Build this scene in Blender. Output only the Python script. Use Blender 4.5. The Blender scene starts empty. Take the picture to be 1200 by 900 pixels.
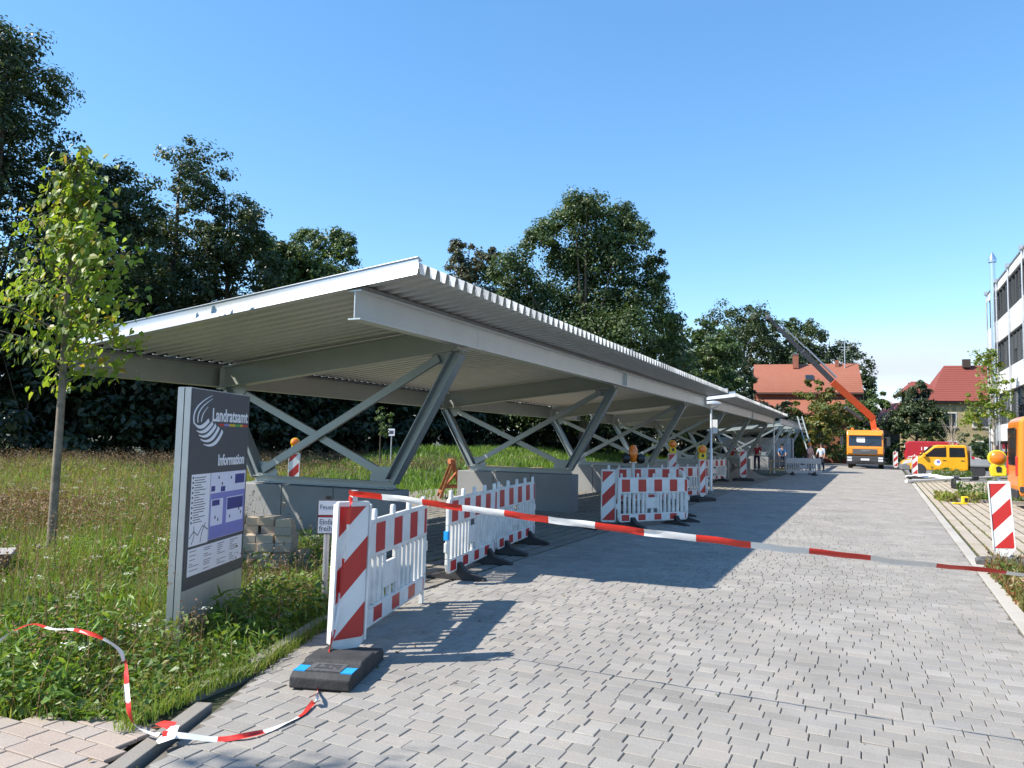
import bpy, bmesh, math, random
import numpy as np
from mathutils import Vector, Matrix
random.seed(7); rng = np.random.default_rng(11)
S = bpy.context.scene
C = S.collection
PI = math.pi
# ------------------------------------------------------------------ camera
CAM_H = 1.65; FPX = 890.0
VPX, VPY, HSL = 1018.0, 525.0, .022
def _basis():
    Y = Vector((VPX-600, FPX, -(VPY-450))).normalized()
    p = Vector((VPX-1000-600, FPX, -(VPY-1000*HSL-450)))
    Z = p.cross(Y).normalized()
    if Z.z < 0: Z = -Z
    X = Y.cross(Z)
    return Matrix((X, Y, Z))          # world = R @ (right, forward, up)
R3 = _basis()
cd = bpy.data.cameras.new('camera'); cam = bpy.data.objects.new('camera', cd); C.objects.link(cam)
cd.sensor_fit = 'HORIZONTAL'; cd.sensor_width = 36; cd.lens = FPX/1200*36
cd.clip_start = .05; cd.clip_end = 4000
rt, fw, up = R3 @ Vector((1,0,0)), R3 @ Vector((0,1,0)), R3 @ Vector((0,0,1))
M = Matrix((rt, up, -fw)).transposed().to_4x4(); M.translation = (0,0,CAM_H)
cam.matrix_world = M
S.camera = cam
# ------------------------------------------------------------------ light
SUN = Vector((-.78, -.60, 1.0)).normalized()          # towards the sun
elev = math.asin(SUN.z); azim = math.atan2(SUN.x, SUN.y)
w = bpy.data.worlds.new('World'); S.world = w; w.use_nodes = True
nt = w.node_tree; nt.nodes.clear()
out = nt.nodes.new('ShaderNodeOutputWorld'); bg = nt.nodes.new('ShaderNodeBackground')
sky = nt.nodes.new('ShaderNodeTexSky'); sky.sky_type = 'NISHITA'; sky.sun_disc = False
sky.sun_elevation = elev; sky.sun_rotation = azim
sky.altitude = 400; sky.air_density = 1.0; sky.dust_density = .1; sky.ozone_density = 3.0
bg.inputs[1].default_value = .15
# thin white cloud bank low over the horizon, all the way round
tc = nt.nodes.new('ShaderNodeTexCoord'); sp = nt.nodes.new('ShaderNodeSeparateXYZ')
nt.links.new(tc.outputs['Generated'], sp.inputs[0])
mp = nt.nodes.new('ShaderNodeMapping'); mp.inputs['Scale'].default_value = (1, 1, 4.5)
nt.links.new(tc.outputs['Generated'], mp.inputs[0])
nz = nt.nodes.new('ShaderNodeTexNoise'); nz.inputs['Scale'].default_value = 3.2; nz.inputs['Detail'].default_value = 7
nz.inputs['Roughness'].default_value = .52
nt.links.new(mp.outputs[0], nz.inputs[0])
band = nt.nodes.new('ShaderNodeMapRange'); band.inputs[1].default_value = .17; band.inputs[2].default_value = .09
band.interpolation_type = 'SMOOTHSTEP'
nt.links.new(sp.outputs[2], band.inputs[0])
cr = nt.nodes.new('ShaderNodeMapRange'); cr.inputs[1].default_value = .30; cr.inputs[2].default_value = .62
cr.inputs[4].default_value = .95
nt.links.new(nz.outputs[0], cr.inputs[0])
mul = nt.nodes.new('ShaderNodeMath'); mul.operation = 'MULTIPLY'
nt.links.new(band.outputs[0], mul.inputs[0]); nt.links.new(cr.outputs[0], mul.inputs[1])
mx = nt.nodes.new('ShaderNodeMix'); mx.data_type = 'RGBA'
mx.inputs[7].default_value = (2.95, 3.2, 3.65, 1)
hs = nt.nodes.new('ShaderNodeHueSaturation'); hs.inputs['Saturation'].default_value = 1.36; hs.inputs['Value'].default_value = 1.38
gm = nt.nodes.new('ShaderNodeGamma'); gm.inputs[1].default_value = .75
nt.links.new(sky.outputs[0], gm.inputs[0]); nt.links.new(gm.outputs[0], hs.inputs['Color'])
nt.links.new(mul.outputs[0], mx.inputs[0]); nt.links.new(hs.outputs[0], mx.inputs[6])
nt.links.new(mx.outputs[2], bg.inputs[0]); nt.links.new(bg.outputs[0], out.inputs[0])
sl = bpy.data.lights.new('sun', 'SUN'); sl.energy = 4.6; sl.angle = math.radians(.53); sl.color = (1, .94, .84)
so = bpy.data.objects.new('sun', sl); C.objects.link(so)
so.rotation_euler = SUN.to_track_quat('Z', 'Y').to_euler()
S.view_settings.view_transform = 'Standard'; S.view_settings.look = 'None'
S.view_settings.exposure = 0.92; S.view_settings.gamma = 1
# ------------------------------------------------------------------ materials
MATS = {}
def nodes_of(name):
    m = bpy.data.materials.new(name); m.use_nodes = True
    n = m.node_tree; b = n.nodes['Principled BSDF']; MATS[name] = m
    return m, n, b
def N(n, t, **kw):
    x = n.nodes.new(t)
    for k, v in kw.items():
        if hasattr(x, k): setattr(x, k, v)
        else: x.inputs[k].default_value = v
    return x
def ramp(n, stops):
    r = n.nodes.new('ShaderNodeValToRGB'); e = r.color_ramp.elements
    while len(e) < len(stops): e.new(.5)
    for i, (p, c) in enumerate(stops): e[i].position = p; e[i].color = (*c, 1)
    return r
def L(n, a, b): n.links.new(a, b)
def plain(name, col, rough=.5, metal=0., var=.12, scale=6., bump=.0, bscale=60., detail=5., coat=0.):
    """one colour with soft procedural variation and optional fine relief"""
    m, n, b = nodes_of(name)
    t = N(n, 'ShaderNodeTexCoord'); z = N(n, 'ShaderNodeTexNoise', Scale=scale, Detail=detail)
    L(n, t.outputs['Object'], z.inputs[0])
    lo = tuple(c*(1-var) for c in col); hi = tuple(min(1, c*(1+var)) for c in col)
    r = ramp(n, [(.3, lo), (.7, hi)]); L(n, z.outputs[0], r.inputs[0]); L(n, r.outputs[0], b.inputs['Base Color'])
    b.inputs['Roughness'].default_value = rough; b.inputs['Metallic'].default_value = metal
    if coat: b.inputs['Coat Weight'].default_value = coat; b.inputs['Coat Roughness'].default_value = .1
    if bump:
        z2 = N(n, 'ShaderNodeTexNoise', Scale=bscale, Detail=4.); L(n, t.outputs['Object'], z2.inputs[0])
        bp = N(n, 'ShaderNodeBump', Strength=bump, Distance=.01); L(n, z2.outputs[0], bp.inputs['Height'])
        L(n, bp.outputs[0], b.inputs['Normal'])
    return m
def rand_value(n):
    g = N(n, 'ShaderNodeNewGeometry'); o = N(n, 'ShaderNodeObjectInfo')
    a = N(n, 'ShaderNodeMath', operation='ADD'); L(n, g.outputs['Random Per Island'], a.inputs[0]); L(n, o.outputs['Random'], a.inputs[1])
    f = N(n, 'ShaderNodeMath', operation='FRACT'); L(n, a.outputs[0], f.inputs[0])
    return f.outputs[0]
def stone_mat(name, stops, rough=.85, grain=.5, stain=.14):
    m, n, b = nodes_of(name)
    r = ramp(n, stops); L(n, rand_value(n), r.inputs[0])
    g = N(n, 'ShaderNodeNewGeometry')
    z = N(n, 'ShaderNodeTexNoise', Scale=130., Detail=3.); L(n, g.outputs['Position'], z.inputs[0])
    z2 = N(n, 'ShaderNodeTexNoise', Scale=.9, Detail=6., Roughness=.65); L(n, g.outputs['Position'], z2.inputs[0])
    mr = N(n, 'ShaderNodeMapRange'); mr.inputs[1].default_value = .25; mr.inputs[2].default_value = .75; mr.inputs[3].default_value = 1-.22*grain*2; mr.inputs[4].default_value = 1+.2*grain
    L(n, z.outputs[0], mr.inputs[0])
    mr2 = N(n, 'ShaderNodeMapRange'); mr2.inputs[1].default_value = .3; mr2.inputs[2].default_value = .7; mr2.inputs[3].default_value = 1-stain; mr2.inputs[4].default_value = 1+stain*.6
    L(n, z2.outputs[0], mr2.inputs[0])
    mm = N(n, 'ShaderNodeMath', operation='MULTIPLY'); L(n, mr.outputs[0], mm.inputs[0]); L(n, mr2.outputs[0], mm.inputs[1])
    x = N(n, 'ShaderNodeVectorMath', operation='SCALE'); L(n, r.outputs[0], x.inputs[0]); L(n, mm.outputs[0], x.inputs['Scale'])
    L(n, x.outputs[0], b.inputs['Base Color']); b.inputs['Roughness'].default_value = rough
    bp = N(n, 'ShaderNodeBump', Strength=.25, Distance=.004); L(n, z.outputs[0], bp.inputs['Height']); L(n, bp.outputs[0], b.inputs['Normal'])
    return m
def leaf_mat(name, stops, trans=.32, rough=.45, tint=1.5, neutral=False):
    m, n, b = nodes_of(name)
    r = ramp(n, stops); L(n, rand_value(n), r.inputs[0])
    g = N(n, 'ShaderNodeNewGeometry'); z = N(n, 'ShaderNodeTexNoise', Scale=.55, Detail=3.); L(n, g.outputs['Position'], z.inputs[0])
    mr = N(n, 'ShaderNodeMapRange'); mr.inputs[1].default_value = .3; mr.inputs[2].default_value = .7; mr.inputs[3].default_value = .72; mr.inputs[4].default_value = 1.28
    L(n, z.outputs[0], mr.inputs[0])
    x = N(n, 'ShaderNodeVectorMath', operation='SCALE'); L(n, r.outputs[0], x.inputs[0]); L(n, mr.outputs[0], x.inputs['Scale'])
    L(n, x.outputs[0], b.inputs['Base Color']); b.inputs['Roughness'].default_value = rough
    tr = N(n, 'ShaderNodeBsdfTranslucent')
    y = N(n, 'ShaderNodeVectorMath', operation='MULTIPLY'); y.inputs[1].default_value = ((tint,)*3 if neutral else (tint*1.05, tint, tint*.5)); L(n, x.outputs[0], y.inputs[0])
    L(n, y.outputs[0], tr.inputs[0])
    ms = N(n, 'ShaderNodeMixShader', Fac=trans); ms.inputs[0].default_value = trans
    L(n, b.outputs[0], ms.inputs[1]); L(n, tr.outputs[0], ms.inputs[2])
    L(n, ms.outputs[0], n.nodes['Material Output'].inputs[0])
    return m
def stripe_mat(name, period, offset=0., duty=.5, diag=0., red=(.50,.028,.025), white=(.78,.78,.76), dirt=.12):
    """red and white reflective sheeting; stripes follow local x (+ diag * z)"""
    m, n, b = nodes_of(name)
    t = N(n, 'ShaderNodeTexCoord'); s = N(n, 'ShaderNodeSeparateXYZ'); L(n, t.outputs['Object'], s.inputs[0])
    if diag:
        k = N(n, 'ShaderNodeMath', operation='MULTIPLY'); k.inputs[1].default_value = diag; L(n, s.outputs[0], k.inputs[0])
        a = N(n, 'ShaderNodeMath', operation='ADD'); L(n, s.outputs[2], a.inputs[0]); L(n, k.outputs[0], a.inputs[1]); src = a.outputs[0]
    else: src = s.outputs[0]
    o = N(n, 'ShaderNodeMath', operation='ADD'); o.inputs[1].default_value = 10*period-offset; L(n, src, o.inputs[0])
    d = N(n, 'ShaderNodeMath', operation='DIVIDE'); d.inputs[1].default_value = period; L(n, o.outputs[0], d.inputs[0])
    f = N(n, 'ShaderNodeMath', operation='FRACT'); L(n, d.outputs[0], f.inputs[0])
    c = N(n, 'ShaderNodeMath', operation='LESS_THAN'); c.inputs[1].default_value = duty; L(n, f.outputs[0], c.inputs[0])
    x = N(n, 'ShaderNodeMix', data_type='RGBA'); x.inputs[6].default_value = (*white, 1); x.inputs[7].default_value = (*red, 1)
    L(n, c.outputs[0], x.inputs[0])
    z = N(n, 'ShaderNodeTexNoise', Scale=5., Detail=8., Roughness=.7); L(n, t.outputs['Object'], z.inputs[0])
    mr = N(n, 'ShaderNodeMapRange'); mr.inputs[1].default_value = .35; mr.inputs[2].default_value = .75; mr.inputs[3].default_value = 1.; mr.inputs[4].default_value = 1-dirt*2
    L(n, z.outputs[0], mr.inputs[0])
    v = N(n, 'ShaderNodeVectorMath', operation='SCALE'); L(n, x.outputs[2], v.inputs[0]); L(n, mr.outputs[0], v.inputs['Scale'])
    L(n, v.outputs[0], b.inputs['Base Color']); b.inputs['Roughness'].default_value = .35
    return m
def steel_mat(name, col, rough=.42, metal=.55, var=.14):
    m, n, b = nodes_of(name)
    t = N(n, 'ShaderNodeTexCoord')
    v = N(n, 'ShaderNodeTexVoronoi', Scale=70.); L(n, t.outputs['Object'], v.inputs[0])
    z = N(n, 'ShaderNodeTexNoise', Scale=2.2, Detail=6., Roughness=.6); L(n, t.outputs['Object'], z.inputs[0])
    sp_ = N(n, 'ShaderNodeSeparateColor'); L(n, v.outputs['Color'], sp_.inputs[0])
    mr = N(n, 'ShaderNodeMapRange'); mr.inputs[3].default_value = 1-var*.6; mr.inputs[4].default_value = 1+var*.6; L(n, sp_.outputs[0], mr.inputs[0])
    mr2 = N(n, 'ShaderNodeMapRange'); mr2.inputs[1].default_value = .3; mr2.inputs[2].default_value = .7; mr2.inputs[3].default_value = 1-var; mr2.inputs[4].default_value = 1+var; L(n, z.outputs[0], mr2.inputs[0])
    mm = N(n, 'ShaderNodeMath', operation='MULTIPLY'); L(n, mr.outputs[0], mm.inputs[0]); L(n, mr2.outputs[0], mm.inputs[1])
    x = N(n, 'ShaderNodeVectorMath', operation='SCALE'); x.inputs[0].default_value = col; L(n, mm.outputs[0], x.inputs['Scale'])
    L(n, x.outputs[0], b.inputs['Base Color'])
    b.inputs['Metallic'].default_value = metal
    mr3 = N(n, 'ShaderNodeMapRange'); mr3.inputs[3].default_value = rough-.02; mr3.inputs[4].default_value = rough+.03; L(n, sp_.outputs[1], mr3.inputs[0]); L(n, mr3.outputs[0], b.inputs['Roughness'])
    return m
def tile_mat(name, stops, sx=.35, sz=.3):
    m, n, b = nodes_of(name)
    t = N(n, 'ShaderNodeTexCoord'); g = N(n, 'ShaderNodeNewGeometry')
    z = N(n, 'ShaderNodeTexNoise', Scale=.8, Detail=8., Roughness=.7); L(n, t.outputs['Object'], z.inputs[0])
    z2 = N(n, 'ShaderNodeTexNoise', Scale=7., Detail=3.); L(n, t.outputs['Object'], z2.inputs[0])
    a = N(n, 'ShaderNodeMath', operation='MULTIPLY_ADD'); a.inputs[1].default_value = .5; L(n, z2.outputs[0], a.inputs[0])
    k = N(n, 'ShaderNodeMath', operation='MULTIPLY'); k.inputs[1].default_value = .5; L(n, z.outputs[0], k.inputs[0]); L(n, k.outputs[0], a.inputs[2])
    r = ramp(n, stops); L(n, a.outputs[0], r.inputs[0])
    L(n, r.outputs[0], b.inputs['Base Color']); b.inputs['Roughness'].default_value = .75
    return m
def glass_mat(name, col=(.02,.026,.032), rough=.05):
    m, n, b = nodes_of(name); b.inputs['Base Color'].default_value = (*col, 1)
    t = N(n, 'ShaderNodeTexCoord'); z = N(n, 'ShaderNodeTexNoise', Scale=.7, Detail=1.); L(n, t.outputs['Object'], z.inputs[0])
    bp = N(n, 'ShaderNodeBump', Strength=.05, Distance=.05); L(n, z.outputs[0], bp.inputs['Height']); L(n, bp.outputs[0], b.inputs['Normal'])
    b.inputs['Roughness'].default_value = rough; b.inputs['Specular IOR Level'].default_value = .8
    return m

plain('soil', (.055,.060,.026), .95, var=.45, scale=1.6, bump=.6, bscale=14)
plain('joint', (.125,.112,.092), .95, var=.35, scale=4)
plain('joint_moss', (.055,.058,.026), .95, var=.5, scale=5)
plain('asphalt', (.16,.157,.15), .9, var=.15, scale=3, bump=.3, bscale=90)
plain('gravel', (.23,.20,.165), .95, var=.3, scale=14, bump=.8, bscale=40)
stone_mat('paver_grey', [(0,(.255,.236,.210)),(.35,(.300,.278,.248)),(.6,(.318,.288,.250)),(.8,(.280,.262,.240)),(1,(.345,.318,.282))], grain=.55, stain=.2)
stone_mat('paver_pink', [(0,(.36,.285,.235)),(.5,(.40,.33,.275)),(1,(.35,.30,.265))])
stone_mat('paver_beige', [(0,(.37,.305,.23)),(.4,(.43,.365,.285)),(.7,(.39,.34,.28)),(1,(.46,.395,.315))])
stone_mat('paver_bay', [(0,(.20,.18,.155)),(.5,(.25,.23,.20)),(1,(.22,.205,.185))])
stone_mat('kerb_stone', [(0,(.42,.385,.335)),(1,(.48,.45,.40))])
stone_mat('edging_stone', [(0,(.24,.215,.18)),(1,(.29,.265,.23))])
stone_mat('loose_paver', [(0,(.40,.31,.21)),(.5,(.50,.40,.29)),(1,(.36,.30,.235))], grain=.7)
plain('concrete', (.235,.235,.23), .8, var=.10, scale=1.5, bump=.15, bscale=50)
plain('concrete_dark', (.19,.195,.20), .8, var=.12, scale=1.5, bump=.15, bscale=50)
steel_mat('zinc', (.50,.52,.52), .46, .35)
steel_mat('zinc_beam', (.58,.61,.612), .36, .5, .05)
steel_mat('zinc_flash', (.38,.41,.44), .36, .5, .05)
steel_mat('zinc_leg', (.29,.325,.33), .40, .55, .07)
steel_mat('zinc_shaded', (.38,.41,.385), .40, .45, .06)  # same steel as zinc_beam, shade under the roof put into the colour
steel_mat('zinc_bright', (.78,.80,.83), .30, .35, .04)
steel_mat('zinc_sheet', (.60,.605,.59), .38, .4, .05)
leaf_mat('white_cap', [(0,(.86,.86,.85)),(1,(.9,.9,.89))], trans=.68, tint=1.0, neutral=True)
plain('bolt', (.30,.31,.32), .4, .8)
plain('white_plastic', (.69,.68,.645), .48, var=.17, scale=5, detail=12.)
plain('grey_plastic', (.44,.45,.46), .5, var=.1, scale=3)
plain('black_rubber', (.034,.033,.033), .75, var=.35, scale=8, bump=.4, bscale=50)
plain('worn_rubber', (.10,.098,.095), .85, var=.35, scale=8, bump=.4, bscale=50)
plain('foot_top', (.085,.085,.085), .85, var=.3, scale=14, bump=.6, bscale=70)
plain('blue_sheet', (.02,.33,.72), .35, var=.08)
plain('print_red', (.50,.028,.025), .4, var=.08)
plain('lamp_yellow', (.80,.58,.02), .4, var=.06)
plain('lamp_body_black', (.02,.02,.02), .4)
plain('sign_anthracite', (.062,.070,.078), .42, var=.05)
plain('sign_silver', (.42,.45,.46), .38, .55, var=.06)
plain('sign_steel', (.46,.475,.455), .36, .45, var=.10, scale=2)
plain('print_white', (.80,.80,.80), .5, var=.01)
plain('print_lilac', (.70,.70,.80), .5, var=.02)
plain('print_blue', (.035,.045,.20), .5, var=.02)
plain('print_violet', (.20,.21,.50), .5, var=.03)
plain('print_dark', (.06,.06,.07), .5, var=.02)
plain('print_green', (.06,.32,.05), .5, var=.02)
plain('print_yellow', (.62,.42,.02), .5, var=.02)
plain('rust_steel', (.36,.12,.045), .7, .1, var=.4, scale=9)
plain('raw_wood', (.55,.37,.19), .7, var=.2, scale=7)
plain('bench_wood', (.115,.068,.038), .7, var=.3, scale=8)
plain('bench_top', (.36,.33,.30), .7, var=.15, scale=8)
plain('bark', (.085,.068,.050), .9, var=.35, scale=9, bump=.8, bscale=24)
plain('bark_young', (.20,.165,.125), .8, var=.3, scale=12, bump=.4, bscale=40)
plain('bark_pale', (.36,.32,.28), .8, var=.25, scale=12)
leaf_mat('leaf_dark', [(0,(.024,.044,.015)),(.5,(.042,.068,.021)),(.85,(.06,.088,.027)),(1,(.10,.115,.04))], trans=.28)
leaf_mat('leaf_mid', [(0,(.034,.064,.018)),(.5,(.056,.098,.024)),(1,(.09,.13,.034))], trans=.3)
leaf_mat('leaf_light', [(0,(.050,.090,.022)),(.5,(.075,.125,.03)),(1,(.115,.155,.045))], trans=.3)
leaf_mat('leaf_brownish', [(0,(.05,.065,.025)),(.5,(.07,.085,.035)),(1,(.13,.10,.05))], trans=.25)
leaf_mat('leaf_yellowish', [(0,(.07,.105,.022)),(.5,(.11,.145,.030)),(.85,(.17,.165,.036)),(1,(.28,.15,.04))], trans=.36)
leaf_mat('leaf_linden', [(0,(.10,.165,.022)),(.4,(.16,.24,.030)),(.8,(.21,.275,.040)),(.93,(.27,.25,.05)),(1,(.30,.19,.04))], trans=.45, tint=1.6)
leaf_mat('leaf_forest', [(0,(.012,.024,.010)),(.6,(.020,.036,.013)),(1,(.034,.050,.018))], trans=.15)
leaf_mat('grass', [(0,(.10,.165,.022)),(.35,(.145,.225,.032)),(.75,(.20,.265,.046)),(.92,(.25,.245,.07)),(1,(.32,.26,.12))], trans=.35, rough=.5)
leaf_mat('grass_far', [(0,(.14,.205,.030)),(.35,(.195,.255,.045)),(.7,(.27,.28,.07)),(.9,(.34,.285,.11)),(1,(.28,.17,.08))], trans=.35, rough=.6)
leaf_mat('weed', [(0,(.065,.12,.020)),(.5,(.10,.175,.028)),(.9,(.15,.22,.042)),(1,(.22,.20,.06))], trans=.38)
leaf_mat('turf', [(0,(.09,.17,.02)),(.5,(.13,.23,.03)),(1,(.19,.27,.05))], trans=.35)
leaf_mat('dry_stalk', [(0,(.16,.085,.045)),(.5,(.23,.14,.075)),(1,(.30,.21,.12))], trans=.2, rough=.7)
leaf_mat('red_weed', [(0,(.20,.07,.03)),(.4,(.17,.10,.035)),(.7,(.10,.13,.03)),(1,(.24,.17,.06))], trans=.25)
leaf_mat('flower', [(0,(.55,.55,.48)),(1,(.72,.72,.66))], trans=.2, rough=.8)
stripe_mat('stripe_up', .45, .09, .5)
stripe_mat('stripe_low', .45, .09, .45)
stripe_mat('stripe_diag', .47, .362, .5, diag=-1.0, dirt=.08)
stripe_mat('stripe_diag_r', .47, .362, .5, diag=-1.0, dirt=.08)
plain('tape_red', (.62,.035,.022), .32, var=.06, scale=10)
plain('tape_white', (.80,.79,.78), .32, var=.05, scale=10)
tile_mat('tile_orange', [(.25,(.20,.066,.04)),(.5,(.29,.098,.056)),(.75,(.25,.11,.075))])
tile_mat('tile_red', [(.25,(.165,.038,.027)),(.5,(.225,.053,.037)),(.75,(.19,.055,.042))])
plain('plaster_ochre', (.33,.26,.14), .9, var=.1, scale=1.2)
plain('plaster_brick', (.27,.098,.06), .9, var=.25, scale=5)
plain('plaster_dark', (.10,.075,.06), .9, var=.2)
plain('quoin', (.34,.27,.18), .9, var=.1)
plain('white_paint', (.72,.72,.70), .6, var=.05)
plain('dark_wood', (.055,.038,.03), .8, var=.2)
plain('facade_panel', (.70,.70,.68), .55, var=.05, scale=.9)
plain('facade_dark', (.06,.066,.07), .5, var=.1)
plain('blind', (.20,.21,.22), .55, var=.08, scale=2)
plain('far_grey', (.10,.115,.13), .6, var=.1)
glass_mat('glass'); glass_mat('car_glass', (.018,.022,.028))
def paint(name, col): return plain(name, col, .32, var=.05, scale=2, coat=.5)
paint('truck_orange', (.78,.26,.02)); paint('van_yellow', (.80,.38,.012)); paint('van_red', (.42,.02,.03)); paint('van_orange', (.80,.24,.018))
plain('crane_orange', (.70,.10,.025), .38, var=.08, coat=.3)
plain('crane_grey', (.10,.105,.115), .45, .3, var=.15)
plain('dark_trim', (.035,.036,.04), .5, var=.15)
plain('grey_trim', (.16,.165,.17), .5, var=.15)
plain('tyre', (.02,.02,.02), .85, var=.2)
plain('rim', (.45,.46,.47), .35, .7)
plain('head_lamp', (.75,.77,.80), .12, .3, var=.03)
plain('alu', (.55,.56,.58), .4, .7, var=.08)
plain('chrome', (.75,.77,.79), .2, .9, var=.05)
plain('skin', (.50,.28,.19), .55, var=.05)
plain('hair', (.035,.022,.014), .6, var=.2)
plain('cloth_red', (.30,.018,.02), .9, var=.15); plain('cloth_navy', (.018,.022,.045), .9, var=.2)
plain('cloth_blue', (.06,.16,.36), .9, var=.15); plain('cloth_orange', (.85,.22,.02), .8, var=.1); plain('cloth_pink', (.55,.33,.31), .9, var=.1)
plain('cloth_dark', (.02,.02,.024), .9, var=.2); plain('cloth_light', (.42,.48,.56), .9, var=.1)
plain('container', (.45,.50,.56), .5, var=.08)
plain('sheet_white', (.75,.76,.78), .6, var=.06)
m_, n_, b_ = nodes_of('lens_orange')
b_.inputs['Base Color'].default_value = (.85,.20,.008,1); b_.inputs['Roughness'].default_value = .18
b_.inputs['Subsurface Weight'].default_value = .15; b_.inputs['Coat Weight'].default_value = .6
t_ = N(n_, 'ShaderNodeTexCoord'); v_ = N(n_, 'ShaderNodeTexVoronoi', Scale=70.); L(n_, t_.outputs['Object'], v_.inputs[0])
bp_ = N(n_, 'ShaderNodeBump', Strength=.5, Distance=.004); L(n_, v_.outputs[0], bp_.inputs['Height']); L(n_, bp_.outputs[0], b_.inputs['Normal'])
# ------------------------------------------------------------------ helpers
V = Vector
def proj(P):
    c = R3.transposed() @ (V(P)-V((0,0,CAM_H)))
    if c.y < .05: return None
    return 600+FPX*c.x/c.y, 450-FPX*c.z/c.y, c.y
def at_z(px, py, z=0.):
    d = R3 @ V((px-600, FPX, -(py-450))); return V((0,0,CAM_H)) + d*((z-CAM_H)/d.z)
def at_depth(px, py, dep):
    return R3 @ V(((px-600)/FPX*dep, dep, -(py-450)/FPX*dep)) + V((0,0,CAM_H))
def link(o, parent=None):
    C.objects.link(o)
    if parent is not None: o.parent = parent
    return o
def tag(o, label=None, cat=None, group=None, kind=None):
    for k, v in (('label',label),('category',cat),('group',group),('kind',kind)):
        if v: o[k] = v
    return o
def empty(name, loc=(0,0,0), rz=0., label=None, cat=None, group=None):
    o = bpy.data.objects.new(name, None); C.objects.link(o); o.empty_display_size = .2
    o.location = loc; o.rotation_euler = (0,0,rz)
    return tag(o, label, cat, group)
def copy_tree(o, parent=None):
    c = o.copy(); C.objects.link(c)
    if parent is not None: c.parent = parent
    for ch in list(o.children): copy_tree(ch, c)
    return c
def np_mesh(name, verts, faces, mat, smooth=False):
    """verts (n,3), faces (m,k) index array"""
    verts = np.asarray(verts, np.float32); faces = np.asarray(faces, np.int32)
    me = bpy.data.meshes.new(name); m, k = faces.shape
    me.vertices.add(len(verts)); me.vertices.foreach_set('co', verts.ravel())
    me.loops.add(m*k); me.loops.foreach_set('vertex_index', faces.ravel())
    me.polygons.add(m); me.polygons.foreach_set('loop_start', np.arange(0, m*k, k, dtype=np.int32))
    me.update(calc_edges=True)
    me.polygons.foreach_set('use_smooth', np.full(m, bool(smooth)))
    me.materials.append(MATS[mat]); return me
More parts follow.
